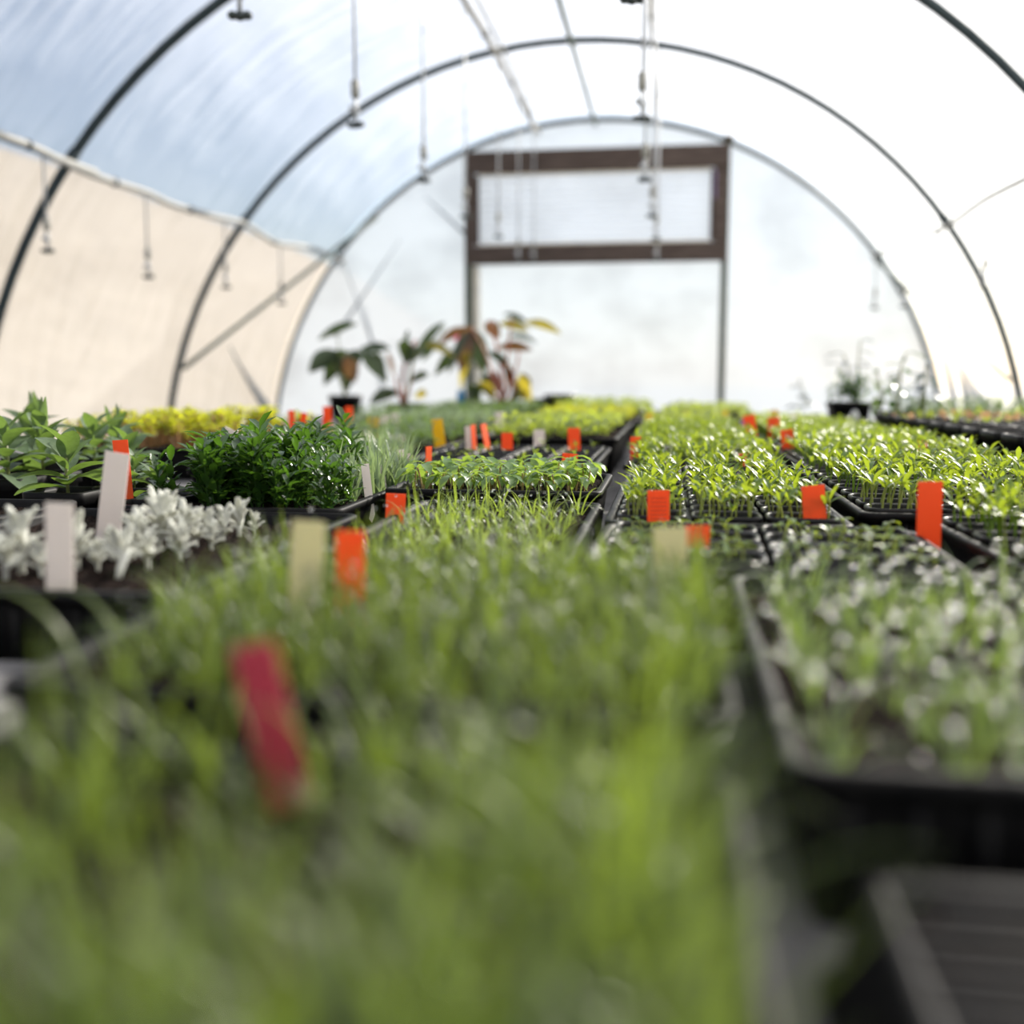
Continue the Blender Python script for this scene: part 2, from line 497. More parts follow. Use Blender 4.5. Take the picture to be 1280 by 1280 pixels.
L = [(-2.1, 2.0, 1.72), (-2.1, 2.6, 1.735)] + [tuple(onx(*p, -2.1)) for p in ((0, 165), (35, 178), (110, 215), (180, 238), (215, 255), (265, 268), (300, 275), (330, 295), (350, 305), (375, 305), (405, 315), (428, 325))]
pipe('irrigation_pipe', L, 0.014, 'hose', 'pale grey hose wavering along the left side of the tunnel', 'pipe', (.22, .34, .5, .63, .75, .9))
pipe('side_rail', [(-2.125, 2.0, 1.745), (-2.125, 3.63, 1.735)], 0.011, 'hose', 'short grey rail behind the hose, ending just past the third hoop at left', 'rail')
pipe('irrigation_pipe', [(-.83, 2.0, 2.45), (-.83, 3.2, 2.42)] + [tuple(onx(*p, -.83)) for p in ((580, 0), (600, 28), (625, 70), (640, 100), (650, 125), (665, 150), (672, 158))], 0.014, 'hose', 'pale hose high under the roof, left of the ridge pipe', 'pipe', (.4, .6, .75, .9))
pipe('cable', [(-.80, 2.0, 2.46), (-.79, 3.3, 2.45), (-.79, 5.0, 2.47), (-.775, 5.7, 2.40), (-.80, 6.0, 2.36), (-.82, 6.3, 2.44)], 0.008, 'hose', 'thin sagging cable slung beside the high hose left of the ridge', 'cable')
pipe('ridge_pipe', [(-.475, 0.3, 2.485), (-.475, 3.5, 2.485), (-.475, 6.48, 2.485)], 0.013, 'ridge', 'greenish steel ridge pipe along the top of the tunnel', 'pipe')
pipe('irrigation_pipe', [(-.10, 2.0, 2.44), (-.10, 3.5, 2.43), (-.10, 4.2, 2.40), (-.105, 4.5, 2.43), (-.10, 5.0, 2.445), (-.10, 5.8, 2.43), (-.10, 6.46, 2.445)], 0.010, 'hose', 'pale hose high under the roof, right of the ridge pipe', 'pipe', (.5, .8))
R_ = [(1.22, 2.0, 1.66), (1.25, 3.4, 1.67), tuple(ony(1280, 217, 4.2)), tuple(ony(1240, 243, 4.45)), tuple(ony(1180, 285, 4.98)), tuple(ony(1140, 297, 5.6)), tuple(ony(1100, 312, 6.47))]
pipe('irrigation_pipe', R_, 0.011, 'weight', 'grey hose drooping between hoops on the bright right side', 'pipe', (.7,))
pipe('brace', [tuple(ony(222, 458, 5.0)), tuple(ony(470, 270, 6.46))], 0.012, 'ridge', 'slanting brace pipe between the last two hoops at left', 'brace')
pipe('brace', [tuple(ony(1262, 475, 5.0)), tuple(ony(1104, 316, 6.46))], 0.010, 'ridge', 'slanting brace pipe between the last two hoops at right', 'brace', (.4, .6))

# door frame with the vent window over it
d1 = thing('door_1', (-0.48, Y_END - .02, 0), 'dark timber frame in the far end sheet, standing over the door opening', 'door')
d1['kind'] = 'structure'
def dpart(name, x0, x1, z0, z1, y0, y1, mat, b=0.006, tilt=0):
    me = MB().add(*box(x0 + .48, x1 + .48, y0, y1, z0, z1, b)).mesh(name, mat, False)
    o = put(name, me, d1)
    return o
dpart('post', -1.272, -1.232, 0, 2.325, -.06, .0, 'greenwood')
dpart('post', .285, .325, 0, 2.37, -.06, .0, 'greenwood')
dpart('header', -1.262, .32, 2.195, 2.325, -.085, -.055, 'oldwood')
dpart('crossbeam', -1.262, .318, 1.652, 1.765, -.085, -.055, 'oldwood')
dpart('stile', -1.262, -1.205, 1.765, 2.195, -.08, -.055, 'oldwood')
dpart('stile', .232, .315, 1.765, 2.195, -.08, -.055, 'oldwood')
dpart('gap_light_strip', -1.228, -1.185, 0.1, 1.652, -.03, .0, 'palewood_gap')  # added strip; its pale colour stands in for the bright gap beside the post
dpart('post_cap', .283, .34, 2.345, 2.375, -.075, .01, 'oldwood')
w1 = thing('window_1', (-0.48, Y_END - .05, 1.98), 'vent window of ribbed clear plastic between the dark door beams', 'window')
w1['kind'] = 'structure'
v, f = [], []
n = 66
for i in range(n + 1):
    z = -.22 + .44 * i / n
    yy = .010 * math.sin(i / n * 2 * PI * 11)
    v += [(-.73, yy, z), (.72, yy, z)]
for i in range(n): f.append((2 * i, 2 * i + 1, 2 * i + 3, 2 * i + 2))
put('pane', MB().add(v, f).mesh('pane', 'pane'), w1)
for (x0, x1, z0, z1, m) in ((-.727, -.70, -.205, .205, 'oldwood'), (.695, .712, -.205, .205, 'oldwood'), (-.70, .695, -.215, -.20, 'palewood_gap'), (-.70, .695, .20, .215, 'palewood_gap')):
    put('window_frame', MB().add(*box(x0, x1, -.034, -.012, z0, z1, .003)).mesh('window_frame', m, False), w1)
put('latch_strip', MB().add(*box(.714, .728, -.05, -.036, .03, .20, .003)).mesh('latch_strip', 'purple', False), w1)

# ------------------------------------------------------------------ hanging sprinklers
spr_tube = {}
def sprinkler(p, top, label, group='hanging sprinklers', s=1.0, rz=0.0):
    p = Vector(p)
    t = thing('hanging_sprinkler', p, label, 'sprinkler', group, rz)
    hgt = top - p.z
    put('tube', MB().add(*tube([(0, 0, .115), (0.001, 0, .3), (0, 0, hgt)], 0.0042, 6)).mesh('tube', 'tubing'), t)
    if 'w' not in spr_tube:
        spr_tube['w'] = MB().add(*lathe([(.006, .070), (.0115, .074), (.0115, .113), (.006, .118)], 12)).mesh('weight', 'weight')
        spr_tube['v'] = MB().add(*ball((-.009, 0, .045), .010)).add(*lathe([(.005, .012), (.005, .072)], 8)).add(*ball((.004, 0, .038), .007)).mesh('valve', 'tubing')
        spr_tube['n'] = MB().add(*ball((-.014, 0, .004), .0105, 6, .8)).add(*ball((.014, .0, .004), .0105, 6, .8)).add(*lathe([(.003, -.006), (.011, -.002), (.011, .006), (.004, .012)], 10)).mesh('nozzle', 'nozzle')
    put('weight', spr_tube['w'], t); put('valve', spr_tube['v'], t); put('nozzle', spr_tube['n'], t)
for k, px in enumerate(((60, 315), (186, 347), (283, 360), (352, 380))):
    sprinkler(onx(*px, -2.1), 1.70, 'sprinkler hanging from the left side hose, %s from the near end' % ['first', 'second', 'third', 'fourth'][k], 'sprinklers under the left hose', rz=TH)
for k, px in enumerate(((300, 22), (445, 158), (530, 227), (582, 272), (623, 297), (648, 327), (667, 327))):
    sprinkler(onx(*px, -.83), 2.44, 'sprinkler on a long tube left of the ridge, %s from the near end' % ['first', 'second', 'third', 'fourth', 'fifth', 'sixth', 'seventh'][k], 'sprinklers left of the ridge', rz=TH + random.uniform(-.3, .3))
for k, (px, y) in enumerate((((790, 2), 2.05), ((802, 150), 2.75), ((806, 226), 3.5), ((815, 271), 4.2), ((820, 300), 4.95), ((821, 327), 5.7))):
    sprinkler(ony(*px, y), 2.43, 'sprinkler on a long tube right of the ridge, %s from the near end' % ['first', 'second', 'third', 'fourth', 'fifth', 'sixth'][k], 'sprinklers right of the ridge', rz=TH)
for k, px in enumerate(((1230, 360), (1172, 358), (1130, 384), (1093, 386))):
    sprinkler(onx(*px, (1.25, 1.25, 1.25, 1.17)[k]), 1.62, 'sprinkler hanging by the bright right wall, %s from the near end' % ['first', 'second', 'third', 'fourth'][k], 'sprinklers under the right hose', rz=TH)

# ------------------------------------------------------------------ bench
RIM = 0.835
BT = 0.780
bench = thing('bench', (0, 0, 0), 'long low bench of weathered grey planks carrying all the trays', 'bench')
pw = 0.148
x = -1.62
pm = MB().add(*box(0, pw - .008, -.9, 4.75, BT - .03, BT, .004)).mesh('plank', 'plank', False)
while x < 1.0:
    put('plank', pm, bench, (x, 0, 0)); x += pw
for y in (-.7, .6, 1.9, 3.2, 4.55):
    put('bearer', MB().add(*box(-1.60, .99, y - .03, y + .03, BT - .12, BT - .031, .004)).mesh('bearer', 'plank', False), bench)
    for lx in (-1.55, -.3, .93):
        put('leg', MB().add(*box(lx - .03, lx + .03, y - .029, y + .029, 0, BT - .121, .004)).mesh('leg', 'plank', False), bench)

# ------------------------------------------------------------------ trays, packs, pots
def soil_mesh(w, d, z, amp=0.004, n=None):
    nx = max(3, int(w / .009)); ny = max(3, int(d / .009))
    if nx * ny > 2400:
        k = math.sqrt(2400 / (nx * ny)); nx = int(nx * k); ny = int(ny * k)
    v = [(-w / 2 + w * i / nx, -d / 2 + d * j / ny, z + random.uniform(-amp, amp)) for j in range(ny + 1) for i in range(nx + 1)]
    f = [(j * (nx + 1) + i, j * (nx + 1) + i + 1, (j + 1) * (nx + 1) + i + 1, (j + 1) * (nx + 1) + i) for j in range(ny) for i in range(nx)]
    return MB().add(v, f)
def seed_tray(x0, x1, y0, y1, label, soil=True, h=None, rot=0.0, rim=RIM, group=None):
    h = h or (rim - BT)
    w, d = x1 - x0, y1 - y0
    t = thing('seed_tray', ((x0 + x1) / 2, (y0 + y1) / 2, rim - h), label, 'tray', group, rot)
    mb = MB().add(*loft(w, d, [(.012, .0), (.005, h - .012), (.005, h - .006), (0, h - .007), (0, h - .001), (.0015, h), (.006, h), (.0075, h - .004), (.016, .004)], .012, 4, True, True))
    if y0 < 1.6:
        for i in range(int(w / .02)):            # ribs on the long faces
            xx = -w / 2 + .02 + i * (w - .04) / max(1, int(w / .02) - 1)
            for yy in (-d / 2, d / 2):
                s = 1 if yy < 0 else -1
                mb.add(*box(xx - .002, xx + .002, min(yy + s * .003, yy + s * .008), max(yy + s * .003, yy + s * .008), .008, h - .008))
    put('tray_body', mb.mesh('tray_body', 'traycol'), t)
    if soil:
        put('soil', soil_mesh(w - .018, d - .018, h - .009).mesh('soil', 'soil'), t, kind='stuff')
    return t
def cells_into(t, w, d, nx, ny, h, packs=1, rim_up=0.002):
    """Cell packs standing in a tray; each pack is a part, its soil a sub-part."""
    pd = d / packs
    rows = ny // packs
    cw, cd = w / nx, pd / rows
    mb, sb = MB(), MB()
    for j in range(rows):
        for i in range(nx):
            c = (-w / 2 + cw * (i + .5), -pd / 2 + cd * (j + .5))
            mb.add(*loft(cw - .003, cd - .003, [(.006, h - .040), (.001, h - .006), (0, h - .003), (.0006, h - .0006), (.0016, h), (.0030, h - .0006), (.0036, h - .003), (.0044, h - .012)], .010, 4, False, False, c))
            sb.add(*loft(cw - .009, cd - .009, [(0, h - .0105)], .009, 3, False, True, c))
            for q in range(5):
                a, b = random.uniform(-.4, .4) * cw, random.uniform(-.36, .36) * cd
                sb.add(*ball((c[0] + a, c[1] + b, h - .010), random.uniform(.0015, .0032), 3))
    mb.add(*box(-w / 2 + .003, w / 2 - .003, -pd / 2 + .003, pd / 2 - .003, h - .016, h - .0135))
    pm, sm = mb.mesh('cell_pack', 'plastic'), sb.mesh('soil', 'soil')
    for k in range(packs):
        p = put('cell_pack', pm, t, (0, -d / 2 + pd * (k + .5), rim_up + random.uniform(0, .0015)))
        put('soil', sm, p, kind='stuff')

trays = {}
def cell_tray(key, x0, x1, y0, y1, nx, ny, packs, label, rot=0.0):
    t = seed_tray(x0, x1, y0, y1, label, False, rot=rot)
    cells_into(t, x1 - x0 - .016, y1 - y0 - .016, nx, ny, RIM - BT, packs, .003)
    trays[key] = (x0, x1, y0, y1, nx, ny, rot)
def soil_tray(key, x0, x1, y0, y1, label, rot=0.0, rim=RIM):
    seed_tray(x0, x1, y0, y1, label, True, rot=rot, rim=rim)
    trays[key] = (x0, x1, y0, y1, 0, 0, rot)

soil_tray('G1', -.262, .022, -.20, .300, 'black tray of tall onion grass nearest the camera, holding the rose tag')
soil_tray('G2', -.256, .026, .350, .640, 'black tray of onion grass behind the nearest one, beside the woolly white plants')
soil_tray('G2b', -.236, -.062, .655, .975, 'black tray of sparse wiry grass in front of the broad-leaved seedlings')
soil_tray('G3', .036, .312, .305, .622, 'black tray of thin dewy onion grass at right, above the empty mesh tray')
cell_tray('T1f', -.052, .186, .640, .832, 2, 4, 1, 'front cell pack tray of tiny sprouts under two orange tags', -.03)
cell_tray('T1b', -.052, .148, .845, 1.385, 3, 12, 3, 'black cell tray of slim seedlings right behind the tiny sprouts')
cell_tray('T3', .214, .480, .640, .905, 4, 6, 2, 'black cell tray of seedlings at the right edge, nearer than the other cell trays', .02)
cell_tray('T2', .166, .432, .930, 1.470, 4, 12, 3, 'black cell tray of slim seedlings behind the right-hand orange tag')
cell_tray('T4', -.062, .158, 1.415, 1.955, 4, 12, 3, 'black cell tray of lush seedlings, third back in the middle column')
cell_tray('T2b', .176, .442, 1.500, 2.040, 4, 12, 3, 'black cell tray of seedlings beside the row of pots, third back at right')
cell_tray('P', -.370, -.098, 1.245, 1.785, 4, 8, 4, 'cell tray of dark soil with scattered small plants behind the broad-leaved seedlings')
soil_tray('T5', -.070, .168, 1.985, 2.525, 'tray of bright seedlings in the middle column, fourth back')
soil_tray('T2c', .180, .450, 2.070, 2.610, 'tray of bright seedlings at right with two orange tags at its far end')
soil_tray('P2', -.350, -.090, 1.830, 2.370, 'black tray with lush low plants behind the dark soil cells', rim=.848)
soil_tray('T6', -.075, .168, 2.555, 3.095, 'tray of small green plants, fifth back in the middle column')
soil_tray('T2d', .180, .440, 2.650, 3.190, 'tray of small green plants at right, near the square pot')
soil_tray('F1', -.690, -.390, 1.700, 2.300, 'tray of mixed low plants left of the yellow tag')
soil_tray('F2', -.390, -.100, 2.430, 2.970, 'far tray of pale low plants in front of the tall red-stemmed plant')
soil_tray('F3', -.820, -.430, 2.450, 3.000, 'far tray of low plants in front of the tall pot at left')
soil_tray('F4', -.410, -.090, 3.020, 3.560, 'far tray of yellowish low plants before the door, second from the end')
soil_tray('F5', -1.02, -.450, 3.080, 3.620, 'far tray of grey green plants below the big-leaved pots')
soil_tray('F6', -.430, -.050, 3.620, 4.160, 'farthest tray of yellowish plants before the door')
soil_tray('F7', -.040, .200, 3.150, 3.690, 'far tray of bright green plants below the right door post')
soil_tray('F8', -.020, .300, 3.740, 4.280, 'farthest tray of green plants right of the door')
soil_tray('F9', -.900, -.460, 3.680, 4.120, 'farthest tray of grey green plants left of the door')
soil_tray('S', -.283, -.064, 1.000, 1.205, 'black ridged tray of broad-leaved seedlings with pinkish stems', rim=.842)
soil_tray('W', -.545, -.264, .512, .862, 'black tray of woolly white plants with white tags at left')
soil_tray('E', -.900, -.560, .600, .920, 'black tray of bare soil behind the white plants at the left edge')
soil_tray('D', -.520, -.290, .885, 1.240, 'black tray of dense dark green bushy plants behind the white ones')
soil_tray('V', -.625, -.380, 1.265, 1.640, 'black tray of silvery spiky plants behind the dark bushy ones')
soil_tray('Y', -1.12, -.735, 1.655, 2.170, 'tray of bright yellow green plants on tan stems at far left')
# upturned mesh-bottomed tray in front of G3
mt = thing('mesh_tray', (.194, .12, BT), 'upturned black mesh tray with soil crumbs at the lower right corner', 'tray')
mb = MB().add(*loft(.30, .34, [(0, 0), (0, .004), (.004, .006), (.010, .036), (.014, .038), (.016, .036), (.010, .008)], .012, 4, False, False))
put('tray_body', mb.mesh('tray_body', 'traycol'), mt)
mb = MB()
for i in range(7): mb.add(*box(-.136 + i * .045, -.1335 + i * .045, -.157, .157, .0315, .0350))
for i in range(23): mb.add(*box(-.137, .137, -.156 + i * .0140, -.1532 + i * .0140, .033, .0370))
put('mesh_bottom', mb.mesh('mesh_bottom', 'meshplastic', False), mt)
mb = MB().add(*box(-.135, .135, -.155, .155, .028, .0315))
for q in range(160): mb.add(*ball((jit(.13), jit(.15), .0365), random.uniform(.0008, .0026), 3))
put('soil', mb.mesh('old_soil', 'soil', False), mt)
bd = put('board', MB().add(*box(-.17, .17, -.18, .18, 0, .022, .004)).mesh('board', 'plank', False), None, (-.462, .30, BT)); bd.rotation_euler = (0, 0, .10)
bd['label'] = 'grey weathered board lying on the bench left of the onion grass'; bd['category'] = 'board'

pot_mesh = {}
def pot(x, y, w, h, z0, label, group, name='square_pot'):
    k = (round(w, 3), round(h, 3))
    if k not in pot_mesh:
        m1 = MB().add(*loft(w, w, [(w * .12, 0), (.004, h - .014), (0, h - .014), (0, h - .001), (.0015, h), (.004, h), (.006, h - .004), (w * .13, .004)], w * .12, 3, True, True)).mesh('pot_body', 'traycol')
        m2 = MB().add(*loft(w - .012, w - .012, [(0, h - .010)], w * .1, 3, False, True))
        for q in range(14):
            m2.add(*ball((random.uniform(-.4, .4) * w, random.uniform(-.4, .4) * w, h - .010), random.uniform(.002, .006), 3))
        pot_mesh[k] = (m1, m2.mesh('soil', 'soil'))
    t = thing(name, (x, y, z0), label, 'pot', group, random.uniform(-.06, .06))
    put('pot_body', pot_mesh[k][0], t); put('soil', pot_mesh[k][1], t, kind='stuff')
    return t

# ------------------------------------------------------------------ plants
ORD = ['first', 'second', 'third', 'fourth', 'fifth', 'sixth', 'seventh', 'eighth', 'ninth', 'tenth', 'eleventh', 'twelfth', 'thirteenth', 'fourteenth', 'fifteenth', 'sixteenth', 'seventeenth', 'eighteenth', 'nineteenth', 'twentieth',
       'twenty-first', 'twenty-second', 'twenty-third', 'twenty-fourth', 'twenty-fifth', 'twenty-sixth'] + ['next'] * 40
def individuals(name, meshes, places, label, cat, group, leaf_sets=None, tilt=.08):
    """places carry (x, y, z, rz, scale, where): `where` says which one it is."""
    for (x, y, z, rz, s, where) in places:
        k = random.randrange(len(meshes))
        o = put(name, meshes[k], None, None, T((x, y, z), jit(tilt), jit(tilt), rz, s))
        o['label'] = label + ', ' + where; o['category'] = cat; o['group'] = group
        if leaf_sets:
            for lm, mtx in leaf_sets[k]: put('leaf', lm, o, None, mtx)

# onion grass ----------------------------------------------------------
def onion_variant(nb, L0, L1, w, lean, curl):
    mb = MB()
    for b in range(nb):
        mb.add(*blade(random.uniform(L0, L1), random.uniform(.7, 1.15) * w, random.uniform(.02, lean), random.uniform(.1, curl), 7, random.uniform(0, 2 * PI), (jit(.003), jit(.003), -.004)))
    return mb
on_v = [onion_variant(8, .028, .062, .0022, .62, 1.7) for _ in range(10)]
on_m = [m.mesh('onion_seedling', 'onion') for m in on_v]
on3_v = [onion_variant(8, .022, .048, .0019, .6, 2.2) for _ in range(8)]
on3_m = [m.mesh('onion_clump', 'dewy') for m in on3_v]
ch_v = [onion_variant(4, .026, .058, .0018, .60, 2.5) for _ in range(8)]
ch_m = [m.mesh('wiry_seedling', 'chive') for m in ch_v]
def grid(key, gx, gy, inset=.016, s=(0.8, 1.15), zz=RIM - .009, jx=.42, y0=None, mx=None):
    x0, x1, yy0, y1 = trays[key][:4]
    if y0 is not None: yy0 = y0
    out = []
    for j in range(gy):
        row = []
        y = yy0 + inset + (y1 - yy0 - 2 * inset) * (j + .5) / gy
        for i in range(gx):
            x = x0 + inset + (x1 - x0 - 2 * inset) * (i + .5 + jit(jx)) / gx
            row.append((x, y + jit(.42) * (y1 - yy0) / gy, zz, random.uniform(0, 2 * PI), random.uniform(*s)))
        row.sort()
        for i, p in enumerate(row): out.append((*p, '%s from left in %s row' % (ORD[i], ORD[j])))
    return out
def scatter(key, n, inset=.016, s=(0.8, 1.15), zz=RIM - .009):
    x0, x1, y0, y1 = trays[key][:4]
    gx = max(1, int(math.sqrt(n * (x1 - x0) / (y1 - y0)))); gy = max(1, round(n / gx))
    return [p[:5] for p in grid(key, gx, gy, inset, s, zz, .48)]
g1 = [p for p in grid('G1', 17, 17, .008, s=(.75, 1.15), y0=.045)]
g1 = [(*p[:4], p[4] * (1.0 if p[1] < .165 else .50 if p[1] < .275 and abs(p[0] + .100) < .045 else 1.05), p[5]) for p in g1 if math.hypot(p[0], p[1]) > .075 and not (p[1] > .17 and p[0] < -.155)]
g2 = [p for p in scatter('G2', 270, .008, s=(.65, 1.05)) if p[0] > -.256 + .30 * max(0, .52 - p[1])]
g2 += [(random.uniform(-.005, .021), .365 + k * .0095, RIM - .009, random.uniform(0, 6.28), random.uniform(.8, 1.15)) for k in range(28)]
g3 = grid('G3', 10, 10, .010, s=(.75, 1.15), jx=.25)
g2b = grid('G2b', 9, 15, s=(.6, .95))
individuals('onion_seedling', on_m, g1, 'onion seedling of the nearest tray', 'seedling', 'onion seedlings in the nearest tray')
mass('onion_grass', [(m.v, m.f) for m in on_v], g2, 'onion', 'onion grass in the second tray, beside the white plants', 'grass')
individuals('onion_clump', on3_m, g3, 'dewy onion clump of the right-hand tray', 'seedling', 'onion clumps in the right-hand tray')
individuals('wiry_seedling', ch_m, g2b, 'wiry arching seedling of the sparse tray', 'seedling', 'wiry seedlings in the sparse tray')
# long arching blades seen alone at the left edge of the grass
for px, lab, az, L_ in (((118, 905), 'long onion blade arching left over the bare plank', PI, .085), ((165, 870), 'long onion blade leaning left at the edge of the grass', 2.9, .07), ((345, 735), 'onion blade bent over like a hook before the dark bushy plants', .1, .068)):
    p = onz(*px, RIM - .008)
    p.x = max(p.x, -.25)
    o = put('arching_onion', MB().add(*blade(L_, .0036, .15, 2.0, 10, 0)).mesh('arching_onion', 'onion'), None, p)
    o.rotation_euler = (0, 0, az); o['label'] = lab; o['category'] = 'seedling'

# slim seedlings ---------------------------------------------------------
def slim(h, nl, L0, L1, W, el0, shape='lance', droop=.6, bend=.004):
    stem = MB().add(*tube([(0, 0, -.004), (bend * .3, 0, h * .5), (bend, 0, h)], .0009, 4, False))
    lv = []
    a0 = random.uniform(0, PI)
    for k in range(nl):
        az = a0 + (k % 2) * PI + (k // 2) * 1.4 + jit(.3)
        v, f = leaf(random.uniform(L0, L1), W * random.uniform(.8, 1.15), droop + jit(.3), .18, 4, random.uniform(*el0), shape)
        lv.append((MB().add(v, f), T((bend, 0, h - .002 * (k // 2)), 0, 0, az)))
    return stem, lv
def joined(stem, lv):
    mb = MB().add(stem.v, stem.f)
    for m, t in lv: mb.add(m.v, m.f, t)
    return mb.v, mb.f
def kind_of_seedling(n, *a, **k):
    vs = [slim(*a, **k) for _ in range(n)]
    return vs
pv = [slim(random.uniform(.018, .029), random.choice((2, 3, 4)), .011, .020, .0044, (.5, 1.35), 'lance', .55) for _ in range(12)]
p_stem = [s.mesh('slim_seedling', 'pstem') for s, l in pv]
p_leaf = [[(m.mesh('leaf', 'pepper'), t) for m, t in l] for s, l in pv]
p_join = [joined(s, l) for s, l in pv]
def cell_places(key, per, s=(.8, 1.15), zz=RIM - .007):
    x0, x1, y0, y1, nx, ny, rot = trays[key]
    out = []
    cx, cy = (x0 + x1) / 2, (y0 + y1) / 2
    cw, cd = (x1 - x0 - .016) / nx, (y1 - y0 - .016) / ny
    c, sn = math.cos(rot), math.sin(rot)
    for j in range(ny):
        for i in range(nx):
            xs = sorted(-(x1 - x0 - .016) / 2 + cw * (i + .5) + (q - (per - 1) / 2) / per * cw * .78 + jit(.003) for q in range(per))
            for q, x in enumerate(xs):
                y = -(y1 - y0 - .016) / 2 + cd * (j + .5) + jit(.28) * cd
                out.append((cx + x * c - y * sn, cy + x * sn + y * c, zz, random.uniform(0, 6.28), random.uniform(*s),
                            '%s in %s cell of %s row' % (ORD[q], ORD[i], ORD[j])))
    return out
slim_all = {'T1b': cell_places('T1b', 9), 'T2': cell_places('T2', 8, (.85, 1.25)), 'T3': cell_places('T3', 7, (.9, 1.3)), 'T4': cell_places('T4', 8, (.85, 1.2)), 'T2b': cell_places('T2b', 8, (.9, 1.25))}
slab = {'T1b': 'slim seedling behind the tiny sprouts', 'T2': 'slim seedling behind the right-hand orange tag', 'T3': 'slim seedling at the right edge'}
slot = {'T1b': 108, 'T2': 96, 'T3': 84}
for k, pl in slim_all.items():
    c = slot.get(k, 0)
    if c: individuals('slim_seedling', p_stem, pl[:c], slab[k], 'seedling', 'slim seedlings, tray ' + {'T1b': 'behind the sprouts', 'T2': 'behind the right orange tag', 'T3': 'at the right edge'}[k], p_leaf)
    nm = {'T1b': 'slim green seedlings massed at the back of the tray behind the tiny sprouts', 'T2': 'slim green seedlings massed at the back of the right-hand cell tray', 'T3': 'slim green seedlings massed at the back of the right edge tray', 'T4': 'lush slim seedlings massed in the third tray of the middle column', 'T2b': 'slim seedlings massed beside the row of pots at right'}[k]
    mass('seedling_mass', p_join, [p[:5] for p in pl[c:]], 'pepper', nm, 'seedlings')
# tiny sprouts in the front packs
tv = [slim(random.uniform(.010, .016), 2, .008, .013, .0036, (.1, .9)) for _ in range(6)]
t_stem = [s.mesh('tiny_sprout', 'pstem') for s, l in tv]; t_leaf = [[(m.mesh('leaf', 'pepper'), t) for m, t in l] for s, l in tv]
individuals('tiny_sprout', t_stem, cell_places('T1f', 14, zz=RIM - .0075), 'tiny sprout of the front packs', 'sprout', 'tiny sprouts in the front packs', t_leaf)
# scattered small plants in the dark cells
q = cell_places('P', 2, (.5, .9), RIM - .009)
q = [(*p[:5], ('left' if i % 2 == 0 else 'right') + ' side of ' + p[5].split(' in ')[1]) for i, p in enumerate(q) if random.random() < .62]
individuals('small_seedling', p_stem, q, 'small seedling of the dark soil tray', 'seedling', 'seedlings in the dark soil cells', p_leaf)
# broad-leaved seedlings with arched leaves
sv = [slim(random.uniform(.020, .030), 3, .022, .036, .0100, (.4, .9), 'spoon', 1.7) for _ in range(8)]
s_stem = [s.mesh('broad_seedling', 'rstem') for s, l in sv]; s_leaf = [[(m.mesh('leaf', 'spinach'), t) for m, t in l] for s, l in sv]
individuals('broad_seedling', s_stem, grid('S', 13, 9, .016, s=(.8, 1.1), zz=.833), 'broad-leaved seedling of the ridged tray', 'seedling', 'broad-leaved seedlings in the ridged tray', s_leaf)

# further trays: low mixed plants as masses ---------------------------------
def tuft(n, h, L0, L1, W, el=(.2, 1.2), droop=.8, shape='lance', seg=3):
    mb = MB()
    for k in range(n):
        v, f = leaf(random.uniform(L0, L1), W * random.uniform(.8, 1.2), droop + jit(.3), .15, seg, random.uniform(*el), shape)
        mb.add(v, f, T((jit(.004), jit(.004), random.uniform(.15, 1) * h), 0, 0, random.uniform(0, 6.28)))
    return mb.v, mb.f
ft = [tuft(9, .030, .012, .022, .008) for _ in range(8)]
fg = [tuft(12, .040, .012, .026, .006) for _ in range(8)]
FM = (('T5', 760, p_join, 'pepper', 'bright seedlings filling the fourth middle tray', (.75, 1.05)), ('T2c', 800, p_join, 'pepper', 'bright seedlings filling the tray with two orange tags', (.75, 1.05)),
      ('P2', 150, ft, 'far', 'lush low leaves filling the tray behind the dark cells', (.8, 1.3)), ('T6', 170, ft, 'far', 'low green leaves filling the fifth middle tray', (.8, 1.2)),
      ('T2d', 170, ft, 'far', 'low green leaves filling the tray near the square pot', (.6, 1.0)), ('F1', 150, fg, 'sage', 'grey green low plants left of the yellow tag', (.7, 1.1)),
      ('F2', 150, ft, 'far', 'pale low leaves in front of the red-stemmed plant', (.8, 1.2)), ('F3', 150, fg, 'lavender', 'silvery low leaves in front of the tall pot', (.7, 1.0)),
      ('F4', 150, ft, 'yellow', 'yellowish low leaves before the door', (.8, 1.3)), ('F5', 160, fg, 'sage', 'grey green leaves below the big-leaved pots', (.7, 1.1)),
      ('F6', 160, fg, 'far', 'farthest yellowish leaves before the door', (.8, 1.4)), ('F7', 130, ft, 'far', 'bright leaves below the right door post', (.8, 1.3)),
      ('F8', 140, ft, 'far', 'farthest green leaves right of the door', (.8, 1.2)), ('F9', 140, fg, 'sage', 'farthest grey green leaves left of the door', (.8, 1.1)))
for key, n, vs, mt_, lab, s in FM:
    mass('leaf_mass', vs, scatter(key, n, .02, s=s, zz=RIM - .006 + (.013 if key == 'P2' else 0)), mt_, lab, 'foliage')

